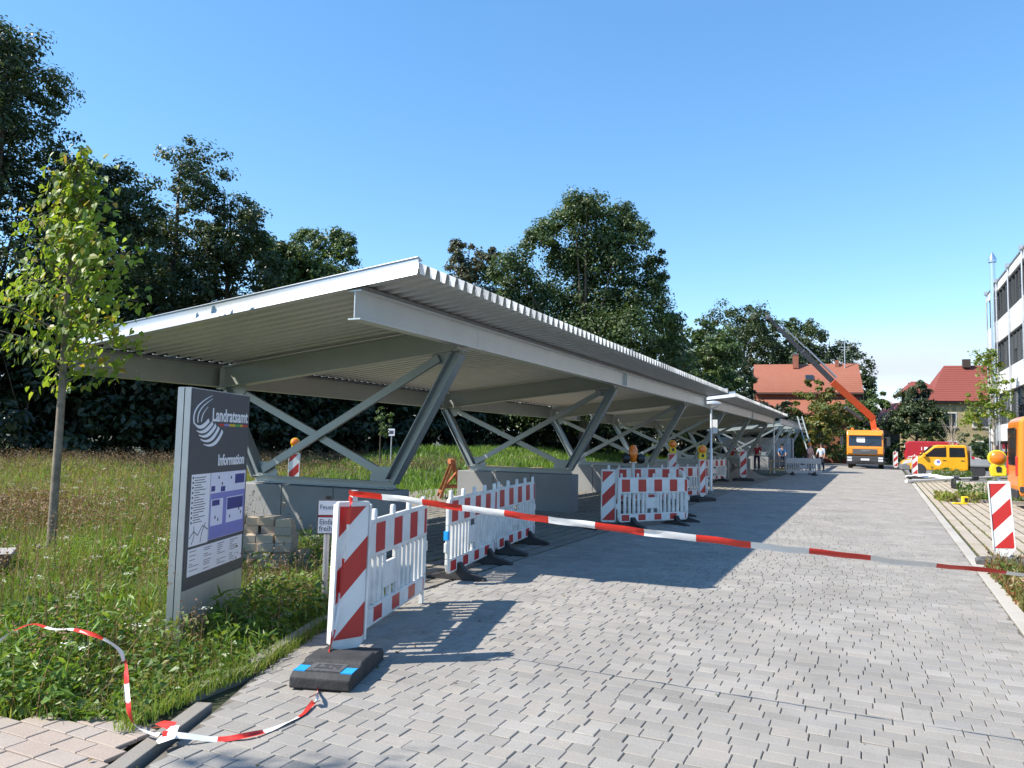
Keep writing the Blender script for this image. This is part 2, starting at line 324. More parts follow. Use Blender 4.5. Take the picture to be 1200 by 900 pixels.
class MB:
    def __init__(s): s.v = []; s.f = []
    def add(s, vs, fs):
        b = len(s.v); s.v += [tuple(v) for v in vs]; s.f += [tuple(i+b for i in f) for f in fs]; return s
    def box(s, x0, y0, z0, x1, y1, z1):
        return s.add([(x0,y0,z0),(x1,y0,z0),(x1,y1,z0),(x0,y1,z0),(x0,y0,z1),(x1,y0,z1),(x1,y1,z1),(x0,y1,z1)],
                     [(0,3,2,1),(4,5,6,7),(0,1,5,4),(1,2,6,5),(2,3,7,6),(3,0,4,7)])
    def frame(s, p, q, upv):
        p, q, upv = V(p), V(q), V(upv); d = (q-p).normalized(); r = d.cross(upv).normalized(); u = r.cross(d).normalized(); return p, q, d, r, u
    def extr(s, p, q, prof, upv=(0,0,1)):
        """closed 2d profile (right, up) swept straight from p to q"""
        p, q, d, r, u = s.frame(p, q, upv); n = len(prof)
        vs = [p+r*a+u*b for a, b in prof]+[q+r*a+u*b for a, b in prof]
        fs = [(i, (i+1)%n, n+(i+1)%n, n+i) for i in range(n)]
        return s.add(vs, [tuple(reversed(f)) for f in fs]+[tuple(range(n)), tuple(reversed(range(n, 2*n)))])
    def bar(s, p, q, w, h, upv=(0,0,1)):
        return s.extr(p, q, [(-w/2,-h/2),(w/2,-h/2),(w/2,h/2),(-w/2,h/2)], upv)
    def ibeam(s, p, q, h, w, tf=.016, tw=.012, upv=(0,0,1)):
        """profile origin at the middle of the bottom flange's underside"""
        a, t = w/2, tw/2
        return s.extr(p, q, [(-a,0),(a,0),(a,tf),(t,tf),(t,h-tf),(a,h-tf),(a,h),(-a,h),(-a,h-tf),(-t,h-tf),(-t,tf),(-a,tf)], upv)
    def tube(s, pts, rad, n=8, caps=True):
        pts = [V(p) for p in pts]; k = len(pts)
        if not hasattr(rad, '__len__'): rad = [rad]*k
        vs = []; ref = None
        for i, p in enumerate(pts):
            d = (pts[min(i+1,k-1)]-pts[max(i-1,0)]).normalized()
            if ref is None: ref = d.orthogonal().normalized()
            ref = (ref-d*ref.dot(d)).normalized(); b = d.cross(ref)
            for j in range(n):
                a = 2*PI*j/n; vs.append(p+(ref*math.cos(a)+b*math.sin(a))*rad[i])
        fs = [(i*n+j, i*n+(j+1)%n, (i+1)*n+(j+1)%n, (i+1)*n+j) for i in range(k-1) for j in range(n)]
        if caps: fs += [tuple(reversed(range(n))), tuple(range((k-1)*n, k*n))]
        return s.add(vs, fs)
    def cyl(s, p, q, r, n=16): return s.tube([p,q], r, n)
    def poly(s, pts2, y0, y1, axis='y'):
        """polygon in x,z (axis y) or y,z (axis x) or x,y (axis z) given thickness"""
        n = len(pts2)
        def P(a, b, t): return (a,t,b) if axis=='y' else ((t,a,b) if axis=='x' else (a,b,t))
        vs = [P(a,b,y0) for a,b in pts2]+[P(a,b,y1) for a,b in pts2]
        fs = [(i,(i+1)%n,n+(i+1)%n,n+i) for i in range(n)]+[tuple(reversed(range(n))), tuple(range(n,2*n))]
        return s.add(vs, fs)
    def lathe(s, prof, c=(0,0,0), n=20, axis='z'):
        k = len(prof); vs = []
        for r, z in prof:
            for j in range(n):
                a = 2*PI*j/n; x, y = r*math.cos(a), r*math.sin(a)
                v = (x,y,z) if axis=='z' else ((x,z,y) if axis=='y' else (z,x,y)); vs.append((c[0]+v[0],c[1]+v[1],c[2]+v[2]))
        fs = [(i*n+j,i*n+(j+1)%n,(i+1)*n+(j+1)%n,(i+1)*n+j) for i in range(k-1) for j in range(n)]
        fs += [tuple(reversed(range(n))), tuple(range((k-1)*n,k*n))]
        return s.add(vs, fs)
    def build(s, name, mat, parent=None, smooth=False, bevel=0., seg=2, angle=40, loc=None, rot=None):
        me = bpy.data.meshes.new(name); me.from_pydata(s.v, [], s.f)
        bm = bmesh.new(); bm.from_mesh(me); bmesh.ops.recalc_face_normals(bm, faces=bm.faces); bm.to_mesh(me); bm.free()
        me.materials.append(MATS[mat])
        if smooth:
            for p in me.polygons: p.use_smooth = True
            try: me.set_sharp_from_angle(angle=math.radians(angle))
            except Exception: pass
        o = link(bpy.data.objects.new(name, me), parent)
        if bevel:
            b = o.modifiers.new('bevel', 'BEVEL'); b.width = bevel; b.segments = seg; b.limit_method = 'ANGLE'; b.angle_limit = math.radians(35)
            b.harden_normals = False
        if loc is not None: o.location = loc
        if rot is not None: o.rotation_euler = rot
        return o
def meshobj(name, me, parent=None, loc=(0,0,0), rot=(0,0,0)):
    o = link(bpy.data.objects.new(name, me), parent); o.location = loc; o.rotation_euler = rot; return o
def text_mesh(name, s, size, mat, parent, M4, extrude=.001, sx=1., bold=0.):
    cu = bpy.data.curves.new(name, 'FONT'); cu.body = s; cu.size = size; cu.extrude = extrude; cu.resolution_u = 3; cu.offset = bold
    t = bpy.data.objects.new(name, cu); C.objects.link(t)
    bpy.context.view_layer.update()
    me = bpy.data.meshes.new_from_object(t.evaluated_get(bpy.context.evaluated_depsgraph_get()))
    bpy.data.objects.remove(t); me.name = name; me.materials.clear(); me.materials.append(MATS[mat])
    me.transform(Matrix.Diagonal((sx,1,1,1))); me.transform(M4)
    return link(bpy.data.objects.new(name, me), parent)
def face_mat(origin, right, upv):
    r, u = V(right).normalized(), V(upv).normalized(); n = r.cross(u)
    m = Matrix((r, u, n)).transposed().to_4x4(); m.translation = V(origin); return m

# ------------------------------------------------------------------ ground and paving
def sheet(name, poly, z, mat, kind='structure'):
    me = bpy.data.meshes.new(name); me.from_pydata([(x,y,z) for x,y in poly], [], [tuple(range(len(poly)))]); me.materials.append(MATS[mat])
    o = link(bpy.data.objects.new(name, me)); return tag(o, kind=kind)
sheet('ground', [(-900,-300),(900,-300),(900,1500),(-900,1500)], -.06, 'soil')
def xr(y): return 1.18+.0183*(y-5)                     # right edge of the lane
def xl(y):                                            # left edge of the lane
    if y < 2.75: return -3.25+.3*(2.75-y)*.3
    if y < 3.6: return -3.25-.35*(y-2.75)/.85
    if y < 4.2: return -3.6-.27*(y-3.6)/.6
    if y < 5.4: return -3.87-.41*(y-4.2)/1.2
    if y < 7: return -4.28-.12*(y-5.4)/1.6
    return -4.4
ys = [-6,2.75,3.6,4.2,5.4,7,75]
road = sheet('road', [(xl(y)-.02,y) for y in ys]+[(xr(y)+.02,y) for y in reversed(ys)], -.018, 'joint')
sheet('street', [(-60,74.5),(60,74.5),(60,84),(-60,84)], -.006, 'asphalt')
sheet('yard', [(-4.4,60),(-12,60),(-12,74.4),(-4.4,74.4)], -.02, 'gravel')
sheet('forecourt', [(xr(46)+.2,46.2),(14,46.2),(14,74.4),(xr(74)+.2,74.4)], -.010, 'asphalt')
path = sheet('path', [(-14,-4),(-3.55,-4),(-3.45,2.6),(-3.72,3.22),(-3.82,3.12),(-4.6,2.82),(-14,-.6)], -.022, 'joint')
bayl = sheet('parking_bay', [(-10.4,7.0),(-4.42,7.0),(-4.42,60),(-10.4,60)], -.026, 'joint_moss')
bayr = sheet('parking_bay', [(xr(4)+.19,4),(8.6,4),(8.6,46),(xr(46)+.19,46)], -.022, 'joint_moss')

def stone_geom(lx, ly, top=0., dep=.02, ch=.004):
    a, b = lx/2, ly/2; c = ch
    v = [(-a,-b,top-dep),(a,-b,top-dep),(a,b,top-dep),(-a,b,top-dep),
         (-a,-b,top-c),(a,-b,top-c),(a,b,top-c),(-a,b,top-c),
         (-a+c,-b+c,top),(a-c,-b+c,top),(a-c,b-c,top),(-a+c,b-c,top)]
    f = [(0,1,5,4),(1,2,6,5),(2,3,7,6),(3,0,4,7),(4,5,9,8),(5,6,10,9),(6,7,11,10),(7,4,8,11),(8,9,10,11)]
    return np.array(v), np.array(f)
def lay(parent, stones, mat, name='paving_stone', keep=300, dep=.02):
    """stones: (cx, cy, lx, ly, dz, rot). The largest on screen become single objects, the rest one mesh"""
    sc = []
    for i, s in enumerate(stones):
        p = proj((s[0], s[1], 0)); k = 0
        if p and -20 < p[0] < 1220 and p[1] < 915: k = 1/p[2]
        sc.append(k)
    order = np.argsort(-np.array(sc)); single = set(order[:keep].tolist())
    cache = {}
    for i in order[:keep]:
        x, y, lx, ly, dz, r = stones[i]; key = (round(lx,3), round(ly,3))
        if key not in cache:
            v, f = stone_geom(lx, ly, dep=dep); cache[key] = np_mesh(name, v, f, mat)
        meshobj(name, cache[key], parent, (x,y,dz), (rng.normal(0,.004),rng.normal(0,.004),r))
    VS, FS, n = [], [], 0
    for i, (x, y, lx, ly, dz, r) in enumerate(stones):
        if i in single or sc[i] == 0 and (y > 6 or y < -1): continue
        v, f = stone_geom(lx, ly, dep=dep); c, s_ = math.cos(r), math.sin(r)
        t1, t2 = rng.normal(0,.004), rng.normal(0,.004)
        q = np.stack([x+c*v[:,0]-s_*v[:,1], y+s_*v[:,0]+c*v[:,1], v[:,2]+dz+v[:,0]*t1+v[:,1]*t2], 1)
        VS.append(q); FS.append(f+n); n += len(v)
    if not VS: return
    me = np_mesh('paving_stones', np.concatenate(VS), np.concatenate(FS), mat)
    o = meshobj('paving_stones', me, parent); o['kind'] = 'stuff'
    return o
LEN = [.125,.165,.205,.165]
st = []; y = 1.0; row = .128
while y < 74:
    a, b = xl(y), xr(y); x = a-random.random()*.1
    while x < b:
        l = random.choice(LEN); x0, x1 = max(x, a), min(x+l, b)
        if x1-x0 > .05:
            ll = (x1-x0)-.005
            st.append(((x0+x1)/2, y+row/2, l-.005 if x1-x0 > l-.001 else round(ll,3), row-.004, random.gauss(0,.0016), random.gauss(0,.004)))
        x += l
    y += row
lay(road, st, 'paver_grey')
# pink pavers left of the edging
st = []; y = .2
def in_path(x, y): return y < 2.82+.36*(x+4.6) if x > -4.6 else y < 2.82+(x+4.6)*.36
while y < 3.3:
    x = -7.
    while x < -3.45:
        l = random.choice([.16,.2,.24])
        xm = (-3.20-(y+.07-1.4)*.174) if y < 2.5 else -3.41-(y+.07-2.56)*.394
        x1 = min(x+l, xm)
        if x1-x > .05 and in_path((x+x1)/2, y): st.append(((x+x1)/2, y+.07, round(x1-x-.008,3), .132, random.gauss(0,.0012)-.004, random.gauss(0,.003)))
        x += l
    y += .14
lay(path, st, 'paver_pink')
# grass-jointed pavers of the two parking strips: rows run along the lane
def bay(parent, x0, x1, y0, y1, mat, skip=None):
    st = []; x = x0
    while x < x1:
        y = y0-random.random()*.16
        while y < y1:
            l = .165
            xx = x+ (.0183*(y-5) if parent is bayr else 0)
            if not (skip and skip(xx, y)): st.append((xx+.1, y+l/2, .186, l-.012, random.gauss(0,.003)-.004, random.gauss(0,.012)))
            y += l
        x += .235
    lay(parent, st, mat)
def skip_r(x, y): return (2.25 < x < 6.6 and 28.3 < y < 31.2) or (x > 1.44 and 7.4 < y < 12.4)
def skip_l(x, y): return x < -5.2 and y < 8.6 and (x+5.2)*-.7 > (y-7.4)
bay(bayr, 1.40, 8.2, 4.2, 46, 'paver_beige', skip_r)
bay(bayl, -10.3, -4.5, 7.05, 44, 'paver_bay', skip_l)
# flush kerb between the lane and the right-hand bays, and the edging on the left
kerb = empty('kerb'); kerb['kind'] = 'structure'
y = 3.
while y < 46:
    MB().box(0,0,-.05,.15,.992,.004).build('kerb_stone', 'kerb_stone', kerb, bevel=.006, loc=(xr(y)+.012,y,random.gauss(0,.0015)), rot=(0,0,-.0183)); y += 1.
edg = empty('edging'); edg['kind'] = 'structure'
def edge_run(p, q, wd, n, top=.03):
    p, q = V((*p,0)), V((*q,0)); d = (q-p)/n
    for i in range(n):
        MB().bar(p+d*i+d.normalized()*.003+V((0,0,top-.06)), p+d*(i+1)-d.normalized()*.003+V((0,0,top-.06)), wd, .12).build('edging_stone', 'edging_stone', edg, bevel=.006)
edge_run((-3.10,1.4), (-3.30,2.55), .13, 1, .009); edge_run((-3.31,2.56), (-3.70,3.55), .10, 1, .010)
edge_run((-3.94,3.62), (-3.96,4.2), .08, 1, .03); edge_run((-3.97,4.22), (-4.36,5.4), .09, 2, .05); edge_run((-4.37,5.42), (-4.50,7.0), .09, 2, .05)
edge_run((2.22,28.3), (6.6,28.4), .1, 4, .10); edge_run((2.22,31.2), (6.6,31.2), .1, 4, .10)
# rough strip of gravel behind the foundations
gs = sheet('gravel_strip', [(-12.5,9.5),(-10.42,8.8),(-10.42,60),(-12.0,60),(-13.6,24),(-13.2,18)], -.03, 'gravel')

# ------------------------------------------------------------------ carports
ZR, SLP, XR, XL_ = 2.97, .112, -5.25, -10.0
def zb(x): return ZR+SLP*(x-XR)
BH = .34; PITCH = .22; RIB = .118
PROF = [(0,RIB),(.0275,RIB),(.065,0),(.155,0),(.1925,RIB)]
def sheet_mesh(npitch, x0, x1):
    vs, fs = [], []
    pr = [(k*PITCH+a, b) for k in range(npitch) for a, b in PROF]+[(npitch*PITCH, RIB)]
    for a, b in pr:
        vs += [(x0,a,b+SLP*x0),(x1,a,b+SLP*x1)]
    for i in range(len(pr)-1): fs.append((2*i,2*i+1,2*i+3,2*i+2))
    n = len(vs); t = .003        # second skin: real sheet thickness
    vs2 = [(x,y,z+t) for x,y,z in vs]
    fs2 = [tuple(n+i for i in reversed(f)) for f in fs]
    fs2 += [(2*i+1, 2*i+3, n+2*i+3, n+2*i+1) for i in range(len(pr)-1)]
    return np_mesh('roof_sheet', np.array(vs+vs2), np.array(fs+fs2), 'zinc_sheet')
CAPM = None
def carport(label, y0, y1, frames, roof=True, dz=0., xe=-4.44, roof_from=None, roof_x0=-9.9, light=False):
    global CAPM
    root = empty('carport', (0,0,0), 0, label, 'carport', 'carports in a row beside the lane')
    zt = BH+.045
    def O(v): return V((v[0], v[1], v[2]+dz))
    for x in (XR, XL_):
        ends = [y0-.02]+[(f+frames[i+1])/2 if False else f+.35 for i, f in enumerate(frames[:-1])]+[y1-.12]
        for i in range(len(ends)-1):
            b = MB().ibeam(O((x,ends[i]+.003,zb(x))), O((x,ends[i+1]-.003,zb(x))), BH, .17).build('edge_beam', 'zinc_beam' if x > -8 else 'zinc_shaded', root)
            MB().box(x-.10,ends[i]+.003,zb(x)+dz+BH+.001,x+.10,ends[i+1]-.003,zb(x)+dz+BH+.042).build('beam_top_strip','grey_trim',b)  # dark strip along the beam top, under the roof sheets
            for yy in (ends[i]+.06, ends[i+1]-.06):
                for sx in (-1,1): MB().box(min(x+sx*.008,x+sx*.08),yy-.005,zb(x)+dz+.018,max(x+sx*.008,x+sx*.08),yy+.005,zb(x)+dz+BH-.018).build('stiffener', 'zinc_beam', b) if 1 < i else None
    for fy in frames:
        p, q = O((XL_+.10,fy,zb(XL_+.10)-.028)), O((XR-.09,fy,zb(XR-.09)-.028))
        cb = MB().ibeam(p, q, BH+.02, .17, upv=(0,0,1)).build('cross_beam', 'zinc_shaded', root)
        for x, s in ((XL_+.10,-1),(XR-.09,1)):
            MB().box(x-.010 if s<0 else x, fy-.10, zb(x)+dz-.02, x if s<0 else x+.010, fy+.10, zb(x)+dz+BH-.03).build('end_plate', 'zinc_beam', cb)
        zs = .87+ .012
        # sill, legs, braces
        MB().ibeam((-9.12,fy,zs), (-6.38,fy,zs), .11, .14, .014, .01).build('sill', 'zinc_leg', root)
        for bx, tx in ((-6.45,XR-.10),(-9.05,XL_+.12)):
            b0 = V((bx,fy,zs+.112)); t0 = O((tx,fy,zb(tx)-.035)); d = (t0-b0).normalized()
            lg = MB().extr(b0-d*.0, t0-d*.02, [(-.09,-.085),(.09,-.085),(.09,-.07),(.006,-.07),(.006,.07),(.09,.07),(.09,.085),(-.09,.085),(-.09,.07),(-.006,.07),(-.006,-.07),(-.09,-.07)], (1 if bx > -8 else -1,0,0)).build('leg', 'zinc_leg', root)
            MB().box(tx-.11,fy-.09,t0.z-.012,tx+.11,fy+.09,t0.z+.004).build('head_plate', 'zinc_leg', lg)
            for sy in (-.05,.05): MB().cyl((tx+(.07 if bx>-8 else -.07),fy+sy,t0.z-.03),(tx+(.07 if bx>-8 else -.07),fy+sy,t0.z-.008),.014,8).build('bolt','bolt',lg)
        for (ax, bx_, off) in ((-8.93,XR-.42,-.035),(-6.57,XL_+.40,.035)):
            a = V((ax,fy+off,zs+.20)); t = O((bx_,fy+off,zb(bx_)-.10))
            br = MB().bar(a, t, .115, .055, (0,1,0)).build('brace', 'zinc_leg', root)
        for gx, s in ((-9.0,1),(-6.5,-1)):
            MB().poly([(gx,zs+.112),(gx+s*.34,zs+.112),(gx+s*.34,zs+.20),(gx+s*.20,zs+.33),(gx-s*.08,zs+.33)], fy-.006, fy+.006).build('gusset_plate', 'zinc_leg', root)
        for gx, s in ((XR-.12,-1),(XL_+.14,1)):
            z = zb(gx)+dz-.035
            MB().poly([(gx,z),(gx+s*.44,z+s*.44*SLP),(gx+s*.44,z+s*.44*SLP-.12),(gx+s*.30,z-.19),(gx-s*-.04,z-.19)], fy-.0055, fy+.0055).build('gusset_plate', 'zinc_leg', root)
        for bx0, bx1 in ((-9.32,-8.33),(-8.32,-7.33),(-7.32,-6.30)):
            MB().box(bx0,fy-.26,-.05,bx1,fy+.26,.87).build('foundation_block', 'concrete', root, bevel=.012)
        for bx in (-9.02,-8.85,-6.65,-6.48):
            for sy in (-.055,.055): MB().cyl((bx,fy+sy,.868),(bx,fy+sy,.915),.013,8).build('anchor_bolt','bolt',root)
    if roof:
        npan = 4; ry = y0 if roof_from is None else roof_from
        n = int((y1-ry)/(PITCH*npan))
        me = sheet_mesh(npan, roof_x0-XR, xe-XR)
        if CAPM is None:
            cm = MB().poly([(.026,RIB+.004),(.0645,.001),(.1555,.001),(.194,RIB+.004)], -.001, .001, 'x'); t = cm.build('end_cap', 'white_cap'); CAPM = t.data; bpy.data.objects.remove(t)
        zz = ZR+dz+zt
        fm_ = {}
        for nm_, xx_ in (('a', roof_x0-XR+.06), ('b', 0.)):
            m_f = MB()
            for j in range(npan):
                for sg_ in (0, 1):
                    o_ = j*PITCH+sg_*PITCH; s1, s2, s3 = (0,.0275,.0645) if sg_ == 0 else (-.0645,-.0275,0)
                    m_f.poly([(o_+s1,.001),(o_+s3,.001),(o_+(s2 if sg_ == 0 else 0),RIB-.002),(o_+(0 if sg_ == 0 else s2),RIB-.002)], -.02, .02, 'x')
            t = m_f.build('rib_gap_shade', 'dark_trim'); fm_[nm_] = (t.data, xx_); bpy.data.objects.remove(t)  # added dark plugs that stand for the shade in the open rib gaps
        for k in range(n):
            sh = meshobj('roof_sheet', me, root, (XR, ry+k*PITCH*npan, zz+random.gauss(0,.0015)))
            for me_f, xx_ in fm_.values(): meshobj('rib_gap_shade', me_f, sh, (xx_, 0, SLP*xx_))['kind'] = 'stuff'
            for j in range(npan): meshobj('end_cap', CAPM, sh, (xe-XR+.002, j*PITCH, SLP*(xe-XR)))
        ye = ry+n*npan*PITCH
        for (yy, sg) in ((ry,-1),(ye,1)):
            pr = [(.060,-.03),(.052,.0),(.030,.04),(.014,.085),(.006,.13),(.004,.165),(.016,.172),(.014,.182),(-.004,.180),(-.08,.150),(-.08,.145),(-.006,.170),(-.004,.13),(.004,.08),(.020,.035),(.042,-.004),(.050,-.03)]
            p, q = V((roof_x0-.02,yy,zb(roof_x0-.02)+dz+zt)), V((xe+.03,yy,zb(xe+.03)+dz+zt))
            MB().extr(p, q, [(a, b) if sg < 0 else (-a, b) for a, b in pr]).build('edge_flashing', 'zinc_flash', root, smooth=True, angle=50)
        # low-side gutter
        MB().extr((roof_x0-.28,ry+.4,zb(roof_x0)+dz+zt-.05),(roof_x0-.28,ye,zb(roof_x0)+dz+zt-.05),[(-.07,.06),(-.06,-.03),(0,-.06),(.06,-.03),(.07,.06),(.06,.06),(.05,-.022),(0,-.05),(-.05,-.022),(-.06,.06)]).build('gutter','zinc',root)
    return root
S_ = 7.42
carport('nearest galvanised steel carport with ribbed roof, its front edge above the information sign', 6.95, 27.4, [9.58, 17.0, 24.42])
carport('second galvanised steel carport in the row, just beyond the lamp post in the gap', 28.75, 49.0, [31.5, 38.9, 46.3])
carport('farthest carport of the row, still bare frames with a part roof', 52.8, 71.5, [55.6, 62.8, 69.6], roof_from=58., xe=-6.4, dz=.12)
# ------------------------------------------------------------------ far buildings
def roof_prism(mb, x0, x1, y0, y1, z0, z1, ov=.0):
    return mb
def house_left():
    c = at_depth(944,523,88); gx, gy = c.x, c.y
    h = empty('brick_house', (gx,gy,0), .12, 'old house with weathered orange tiled roof behind the crane boom', 'house')
    W, D, ze, zr = 5.7, 4.5, 7.6, 11.1
    MB().box(-W+.25,-D+.4,-.1,W-.25,D-.4,ze).build('wall','plaster_brick',h)
    for s in (-1,1):
        MB().poly([(-D+.4,ze),(D-.4,ze),(0,zr-.25)], s*(W-.25)-.1, s*(W-.25)+.1, 'x').build('gable','plaster_brick',h)
        r = MB().extr((-W,0,0),(W,0,0),[(s*-(-D-.1),ze-.12),(0,zr),(0,zr+.16),(s*-(-D-.1),ze+.04)]).build('roof','tile_orange',h)
        # courses of tiles: real steps
        m = MB()
        for k in range(14):
            t = k/14; y = s*(D+.08)*(1-t); z = ze+.05+(zr-ze)*t
            m.bar((-W+.01,y,z+.03),(W-.01,y,z+.03),.05,.05)
        tc_ = m.build('tile_course','tile_orange',r); tc_['kind'] = 'stuff'
        MB().bar((-W,s*(D+.16),ze-.1),(W,s*(D+.16),ze-.1),.14,.14).build('gutter','dark_wood',r)
    r = MB().box(-1.35,-.9,zr-.4,-.75,-.3,zr+1.2).build('chimney','plaster_brick',h); MB().box(-1.4,-.95,zr+1.2,-.7,-.25,zr+1.3).build('chimney_cap','concrete_dark',r)
    MB().box(3.2,-.6,zr-.4,3.6,-.2,zr+.5).build('chimney','plaster_brick',h)
    # skylight lying in the roof slope
    n = V((0,-(zr-ze),D+.1)).normalized()
    a = math.atan2(zr-ze, D+.1)
    sk = MB().box(-.45,-.5,0,.45,.5,.16).build('skylight','dark_trim',h,loc=(.35,-D*.52,ze+(zr-ze)*.48+.1),rot=(a,0,0)); MB().box(-.36,-.41,.16,.36,.41,.17).build('pane','glass',sk)
    # lean-to roof below the eaves
    MB().extr((-W-.1,-D-.1,5.0),(W-1.5,-D-.1,5.0),[(-.3,1.9),(2.2,.3),(2.2,.12),(-.3,1.7)]).build('porch_roof','tile_orange',h)
    MB().box(-W,-D-1.6,-.1,W-1.7,-D+.3,5.0).build('porch_wall','plaster_brick',h)
    for x in (-3.9,-1.6,.9):
        w_ = MB().box(x-.5,-D-1.66,2.2,x+.5,-D-1.58,3.6).build('window','white_paint',h); MB().box(x-.42,-D-1.68,2.28,x+.42,-D-1.655,3.52).build('pane','glass',w_)
    w_ = MB().box(4.2,-D+.34,3.2,5.0,-D+.42,4.6).build('window','white_paint',h); MB().box(4.27,-D+.32,3.28,4.93,-D+.345,4.52).build('pane','glass',w_)
house_left()
def antenna():
    c = at_depth(991,523,86)
    a = empty('antenna_mast', (c.x,c.y,0), 0, 'thin antenna mast with aerials and a small dish beside the orange roof', 'antenna')
    MB().tube([(0,0,0),(0,0,14)],[.07,.045],8).build('pole','alu',a)
    for z, w in ((13.6,.9),(13.1,.7),(12.8,.5)): MB().bar((-w,0,z),(w,0,z),.04,.04).build('aerial','alu',a)
    for x in (-.75,-.4,.0,.4,.75): MB().bar((x,-.3,13.64),(x,.3,13.64),.03,.03).build('rod','alu',a)
    MB().lathe([(.02,0),(.22,-.04),(.42,-.14),(.44,-.15),(.40,-.16)],(0,-.1,9.4),16,'y').build('dish','white_paint',a,smooth=True)
antenna()
def house_right():
    c = at_depth(1119,528,92); gx, gy = c.x+.3, c.y
    h = empty('villa', (gx,gy,0), .12, 'ochre villa with steep red hipped roof left of the white office block', 'house')
    W, D, ze, zr = 3.3, 4.2, 7.3, 11.9
    MB().box(-W,-D,-.1,W+4,D,ze).build('wall','plaster_ochre',h)
    def hip(mb, x0, x1, y0, y1, z0, z1, ridge):
        ym = (y0+y1)/2
        mb.add([(x0,y0,z0),(x1,y0,z0),(x1,y1,z0),(x0,y1,z0),(x0+ridge,ym,z1),(x1-ridge,ym,z1)],[(0,1,5,4),(1,2,5),(2,3,4,5),(3,0,4),(0,3,2,1)]); return mb
    rf = hip(MB(), -W-.6, W+4.6, -D-.6, D+.6, ze+.02, zr, 2.6).build('roof','tile_red',h)
    m = MB()
    for k in range(16):
        t = k/16; m.bar((-W-.55+2.6*t,-D-.58+(D+.6)*t,ze+.03+(zr-ze)*t),(W+4.55-2.6*t,-D-.58+(D+.6)*t,ze+.03+(zr-ze)*t),.04,.05)
    m.build('tile_course','tile_red',rf)['kind'] = 'stuff'
    MB().box(-W-.5,-D-.5,ze-.22,W+4.5,D+.5,ze).build('eaves','dark_wood',h)
    # side wing with dormer roof and a white balcony
    wg = MB().box(-W-2.4,-D+1.2,-.1,-W+.02,D-.5,ze-.6).build('wing','plaster_ochre',h)
    hip(MB(), -W-3.2, -W+1.4, -D+.6, D, ze+1.0, ze+2.7, 1.6).build('dormer_roof','tile_red',h)
    MB().box(-W-2.2,-D+1.5,ze-.6,-W+.02,D-.6,ze+1.0).build('dormer_wall','dark_wood',h)
    rl = MB().box(-W-2.4,-D+1.14,ze+.25,-W-.1,-D+1.2,ze+.36).build('balcony_rail','white_paint',h)
    for i in range(9):
        MB().box(-W-2.35+i*.26,-D+1.13,ze-.6,-W-2.22+i*.26,-D+1.19,ze+.9).build('baluster','white_paint',h)
    for x, y, z in ((1.0,-.5,zr-.3),(3.4,.1,zr-.4),(-W-1.4,1.,ze+1.6)):
        MB().box(x-.4,y-.3,z,x+.4,y+.3,z+1.0).build('chimney','dark_wood',h)
    for x, z in ((-1.9,4.3),(-1.9,1.0),(1.6,4.3),(1.6,1.0)):
        w_ = MB().box(x-.95,-D-.05,z,x+.95,-D+.05,z+1.7).build('window','white_paint',h); MB().box(x-.85,-D-.07,z+.1,x+.85,-D-.045,z+1.6).build('pane','glass',w_)
        MB().box(x-1.05,-D-.12,z-.14,x+1.05,-D+.02,z-.02).build('sill','quoin',w_)
    for k in range(12):
        z = k*.6; w2 = .55 if k % 2 else .38
        MB().box(W-.3-w2,-D-.04,z,W-.3,-D+.03,z+.5).build('quoin','quoin',h)
    MB().box(-.2,-D-.55,zr-2.2,.5,-D+.4,zr-1.4)
house_right()
def small_far():
    c = at_depth(1032,524,120); b = empty('flat_roofed_block', (c.x,c.y,0), 0, 'dark grey flat roofed block far behind the crane truck', 'building')
    MB().box(-2.6,-3,0,3.0,3,7.6).build('wall','far_grey',b); MB().box(-.4,-2,7.6,2.2,2,9.4).build('roof_box','white_paint',b); MB().box(-2.8,-3.2,7.6,-.41,3.2,7.9).build('roof_edge','concrete_dark',b)
    for z in (1.4,4.4):
        w_ = MB().box(-2.2,-3.06,z,2.6,-2.98,z+1.5).build('window','dark_trim',b)
        for k in range(4): MB().box(-2.1+k*1.18,-3.09,z+.1,-1.0+k*1.18,-3.055,z+1.4).build('pane','glass',w_)
    c = at_depth(1052,525,105); b = empty('gabled_shed', (c.x,c.y,0), .3, 'small dark gabled house with red roof left of the round tree', 'house')
    MB().box(-2,-3,0,2,3,5.4).build('wall','plaster_dark',b)
    for s in (-1,1): MB().extr((0,-3.4,5.2),(0,3.4,5.2),[(0,2.6),(s*2.5,-.1),(s*2.5,.08),(0,2.8)]).build('roof','tile_red',b)
    MB().poly([(-2,5.4),(2,5.4),(0,7.6)],-2.9,-2.8).build('gable','dark_wood',b)
small_far()
